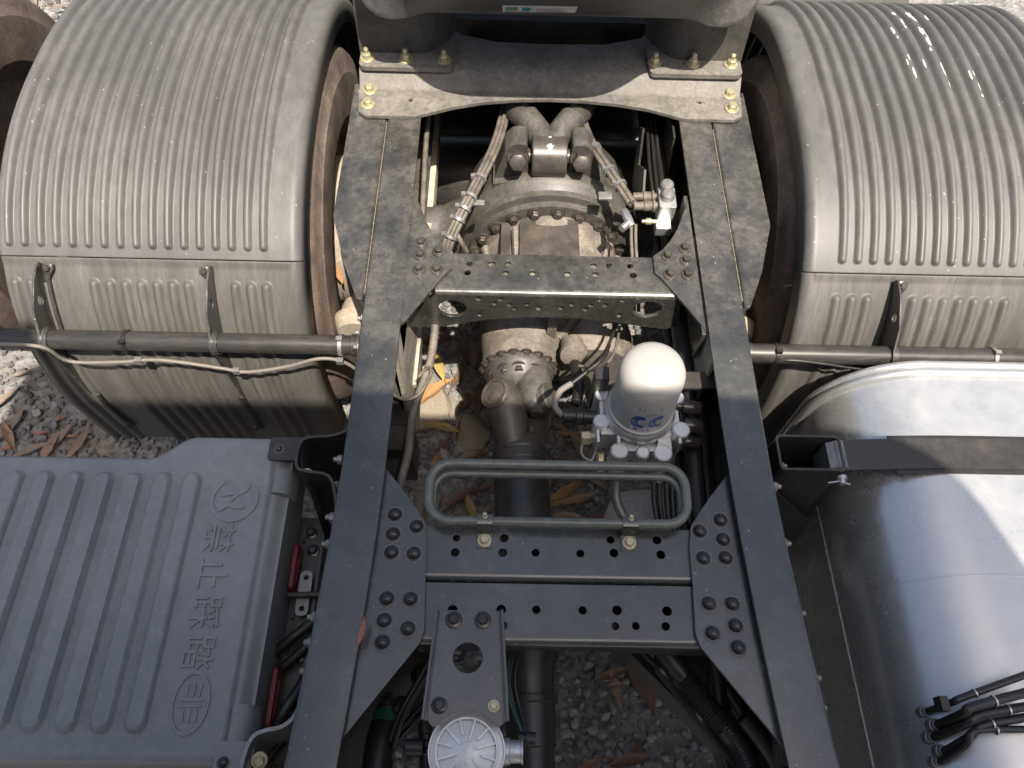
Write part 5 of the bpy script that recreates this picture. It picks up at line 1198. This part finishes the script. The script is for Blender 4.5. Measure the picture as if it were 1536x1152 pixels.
b = MB(); q2 = Vector((0.1931, 1.3378, 0.8850)); b.tube([(q2.x - .005, q2.y + .03, .885), (q2.x + .002, q2.y, .89), (q2.x + .012, q2.y - .02, .885)], [.010, .012, .009], 8); b.lathe([(.010, 0), (.010, .03), (0, .03)], (q2.x + .004, q2.y - .012, .89), (-.6, -.7, 0), 8); part("elbow", b, M_ZINC, sv)
for dx in (0, .011): hose("cable", [(q2.x + .012 + dx, q2.y - .01, .88), (q2.x + .012 + dx, q2.y - .06, .86), (q2.x + .016 + dx, q2.y - .16, .83), (q2.x + .016 + dx, q2.y - .24, .80)], .0045, M_HOSE, sv)
b = MB(); b.box(q.x + .01, .345, q.y - .05, q.y + .03, .82, .84); part("valve_mount", b, M_DARK, sv)

# lower gusset plates of the near crossmember, seen below the upper ones
for s in (-1, 1):
    b = MB(); b.plate([(s * .425, .02), (s * .40, .02), (s * .345, .10), (s * .205, .275), (s * .205, .45), (s * .33, .62), (s * .425, .70)], .728, .736)
    o = part("lower_gusset", b, M_DARK, truck, ("left" if s < 0 else "right") + " lower gusset plate below the riveted one")
    for x, y in ((.235, .285), (.30, .20), (.262, .262)): fast("bolt", ME_BOLT, (s * x, y, .736), o, s=1.5)

# ------------------------------------------------------------------ neighbouring wheel on the far left
nw = bpy.data.objects.new("truck_wheel", None); col.objects.link(nw); nw["label"] = "dusty wheel with a white rim standing beside the left mudguard at the picture edge"; nw["category"] = "wheel"
c = (-1.73, 1.80, .53); part("tyre", tyre_mb(c, (1, 0, 0), .30, .53, .285), M_TYRE, nw, angle=50); part("rim", rim_mb(c, (1, 0, 0), .27, .285), M_RIM_WHITE, nw)

# ------------------------------------------------------------------ fallen leaves and debris
def leaf_mesh(k):
    r = random.Random(40 + k); N = 9; L = 1.0; W = .085 + .055 * r.random(); curl = r.uniform(-.5, 1.0); fold = r.uniform(.2, .9); tw = r.uniform(-.6, .6); bend = r.uniform(-.25, .25)
    b = MB(); vs = []
    for i in range(N + 1):
        t = i / N; w = W * (math.sin(PI * min(1, t * 1.02 + .02)) ** .8) * (1 + .12 * r.uniform(-1, 1)); x = (t - .5) * L; zc = curl * .35 * (t - .5) ** 2
        for j in (-1, -.5, 0, .5, 1):
            a = tw * (t - .5); y = j * w; z = abs(j) ** 1.3 * w * fold + .02 * r.uniform(-1, 1)
            vs.append((x, bend * (t - .5) ** 2 + y * math.cos(a) - z * math.sin(a), zc + y * math.sin(a) + z * math.cos(a)))
    b.add(vs, [(i * 5 + j, i * 5 + j + 1, (i + 1) * 5 + j + 1, (i + 1) * 5 + j) for i in range(N) for j in range(4)])
    b.tube([(-.5, 0, .02), (-.62, .02, .02)], .012, 5)
    return b.mesh("fallen_leaf", 60, fix=False)
LV = {}
def leaf(p, size, ang, mi, lab, group=None, tilt=0.15, k=None):
    k = rng.randrange(9) if k is None else k
    if (k, mi) not in LV: me = leaf_mesh(k); me.materials.append(LEAFM[mi]); LV[(k, mi)] = me
    o = bpy.data.objects.new("fallen_leaf", LV[(k, mi)]); col.objects.link(o); o.location = p; o.scale = (size,) * 3
    o.rotation_euler = (rng.uniform(-tilt, tilt), rng.uniform(-tilt, tilt), ang)
    o["label"] = lab; o["category"] = "leaf"
    if group: o["group"] = group
    return o
COLN = ["tan", "dark brown", "orange brown", "yellow", "greyish", "terracotta"]
def und(x, y, mi):
    """label and group of a leaf under the frame: its colour and what it lies beside"""
    zone = ("under the corrugated conduits at front right" if x > 0 else "under the round valve at front left") if y < .55 else \
           ("left of the drive shaft behind the foot rail" if x < -.06 else "between drive shaft and air reservoir") if y < 1.02 else \
           ("below the left side of the axle nose" if x < 0 else "below the right side of the axle nose") if y < 1.45 else "in the dark below the axle"
    return "%s dry leaf on the gravel %s" % (COLN[mi], zone), "leaves on the gravel " + zone
for (px, a, s, mi) in [((-0.3109, 1.1732, 0.0300), -.3, .14, 3), ((-0.3261, 1.0498, 0.0300), 1.25, .10, 2), ((-0.2054, 0.8778, 0.0300), -1.15, .12, 3), ((-0.2435, 0.9224, 0.0300), .7, .12, 1), ((-0.3178, 0.9096, 0.0300), 1.4, .09, 0), ((-0.2390, 0.8217, 0.0300), -.5, .12, 1), ((-0.3483, 0.8864, 0.0300), 1.5, .09, 1),
                       ((0.0797, 1.1813, 0.0300), -.45, .10, 0), ((0.1453, 1.1078, 0.0300), -1.2, .13, 0), ((0.1761, 1.2139, 0.0300), .25, .10, 0), ((0.1010, 0.9449, 0.0300), .6, .15, 2), ((0.1435, 0.9227, 0.0300), .3, .13, 0), ((0.0745, 0.9169, 0.0300), .5, .12, 3), ((0.1159, 0.8612, 0.0300), -.2, .13, 0), ((0.1894, 0.9884, 0.0300), -.6, .11, 0), ((0.2096, 0.8629, 0.0300), .2, .10, 1), ((0.0695, 0.9979, 0.0300), 1.2, .10, 1),
                       ((-0.2639, 1.3842, 0.0300), 1.2, .14, 1), ((-0.1948, 1.2786, 0.0300), 1.5, .14, 1), ((-0.2362, 1.2777, 0.0300), 1.1, .12, 1), ((-0.3550, 1.5366, 0.0300), .2, .14, 1), ((-0.2152, 1.4686, 0.0300), 1.4, .13, 4), ((-0.2540, 1.1693, 0.0400), 1.4, .11, 1), ((-0.1836, 1.0721, 0.0400), .6, .08, 1), ((-0.3663, 1.1595, 0.0300), .2, .07, 1),
                       ((0.2878, 0.3718, 0.0300), -1.2, .14, 1), ((0.3234, 0.3364, 0.0300), -1.4, .12, 1), ((0.2217, 0.3891, 0.0300), .3, .12, 1), ((0.4399, 0.2679, 0.0300), -1.3, .12, 1), ((0.2549, 0.1646, 0.0300), .2, .12, 1), ((0.1355, 0.1468, 0.0300), .5, .12, 1), ((-0.2843, 0.1911, 0.0300), .5, .11, 1), ((-0.3447, 0.2664, 0.0300), 1.1, .10, 1), ((0.4670, 1.4007, 0.0300), .4, .12, 1), ((-0.3001, 2.2005, 0.0300), .4, .14, 1), ((-0.3465, 2.0578, 0.0300), 1.0, .14, 1), ((0.2636, 2.1101, 0.0300), .4, .14, 1)]:
    leaf((px[0], px[1], .028), s, a, mi, *und(px[0], px[1], mi))
for i in range(46):
    x, y, mi = rng.uniform(-.34, .36), rng.uniform(.15, 1.6), rng.choice((0, 1, 1, 4, 0))
    leaf((x, y, .025), rng.uniform(.06, .12), rng.uniform(0, PI), mi, *und(x, y, mi))
# bright crumpled leaves lit by the gap beside the left rail
leaf(((-0.3483, 1.4236, 0.0300)[0], (-0.3483, 1.4236, 0.0300)[1], .05), .17, 2.0, 3, "large yellow leaf lit by the sun beside the left rail", k=2)
leaf(((-0.3526, 1.3016, 0.0300)[0], (-0.3526, 1.3016, 0.0300)[1], .04), .19, .75, 2, "broad orange leaf lit by the sun on a pale stone beside the left rail", k=4)
leaf(((-0.3810, 1.3816, 0.0300)[0], (-0.3810, 1.3816, 0.0300)[1], .045), .16, 1.2, 0, "tan leaf lying under the sunlit yellow leaf", k=1)
def lump(name, c, sx, sy, sz, seed, mat, label, cat):
    r = np.random.default_rng(seed); bm = bmesh.new(); bmesh.ops.create_icosphere(bm, subdivisions=3, radius=1.0)
    for v in bm.verts:
        n = v.co.normalized(); k = 1 + .16 * math.sin(3.1 * n.x + seed) * math.sin(2.7 * n.y + 1.3 * seed) + .10 * math.sin(6.3 * n.z + 4.1 * n.x) + float(r.normal() * .02)
        v.co = Vector((n.x * sx * k, n.y * sy * k, max(-.2, n.z * k) * sz))
    me = bpy.data.meshes.new(name); bm.to_mesh(me); bm.free(); me.polygons.foreach_set("use_smooth", [True] * len(me.polygons)); me.set_sharp_from_angle(angle=R(30))
    o = put(name, me, mat, None, c, Matrix.Rotation(seed * .7, 3, 'Z').to_quaternion()); o["label"] = label; o["category"] = cat; return o
q = (-0.2201, 1.1550, 0.0300); lump("concrete_lump", (q[0], q[1], .005), .085, .065, .040, 2, M_CONC, "pale broken lump of concrete on the gravel left of the drive shaft", "stone")
q = (-0.3750, 1.2802, 0.0200); lump("concrete_lump", (q[0], q[1], .0), .085, .12, .040, 5, M_CONC, "flat pale concrete lump under the sunlit leaves", "stone")
# left side: leaves on the gravel between cover and mudguard, and litter behind
GL = "dry leaves on the gravel left of the mudguard"
for px, a, s, mi in [((-1.7623, 1.1482, 0.0200), 1.1, .16, 4), ((-1.8186, 1.2490, 0.0200), .9, .14, 4), ((-1.7500, 1.1112, 0.0200), -1.0, .13, 0), ((-1.6578, 1.0641, 0.0200), .4, .13, 4), ((-1.6058, 1.0725, 0.0200), 1.3, .14, 0), ((-1.5812, 1.1146, 0.0200), 1.0, .12, 4), ((-1.5127, 1.0914, 0.0200), 1.2, .13, 0), ((-1.7427, 1.0697, 0.0200), .2, .06, 5), ((-1.6509, 1.1256, 0.0200), .2, .05, 5), ((-1.6014, 1.1817, 0.0200), .6, .05, 5), ((-1.5527, 1.1152, 0.0200), .1, .05, 5), ((-1.7855, 1.3559, 0.0200), .5, .08, 4)]:
    leaf((px[0], px[1], .022), s, a, mi, ("small terracotta scrap of leaf" if mi == 5 else COLN[mi] + " curled leaf") + " on the gravel between battery cover and left mudguard", GL)
LT = " dry leaf in the litter behind the left mudguard"
for i in range(185):
    mi = rng.choice((0, 0, 4, 4, 1, 2, 0, 3))
    leaf((rng.uniform(-2.55, -1.35), rng.uniform(2.35, 3.75), .02 + .03 * rng.random()), rng.uniform(.09, .2), rng.uniform(0, 2 * PI), mi, COLN[mi] + LT, "leaf litter behind the left mudguard", .5)
# leaves resting on the truck
q = (-0.3520, 0.2984, 0.9530); leaf((q[0], q[1], .963), .055, 1.42, 5, "small terracotta leaf curled on the left frame rail", k=3)
q = (-0.5942, 1.3828, 0.6000); leaf((q[0], q[1], .60), .10, 1.9, 2, "orange leaf caught behind the left inner wheel", k=5)
q = (0.5277, 2.0144, 1.0000); leaf((q[0], q[1], 1.0), .10, 1.2, 2, "orange leaf stuck beside the right pedestal of the fifth wheel", k=6)
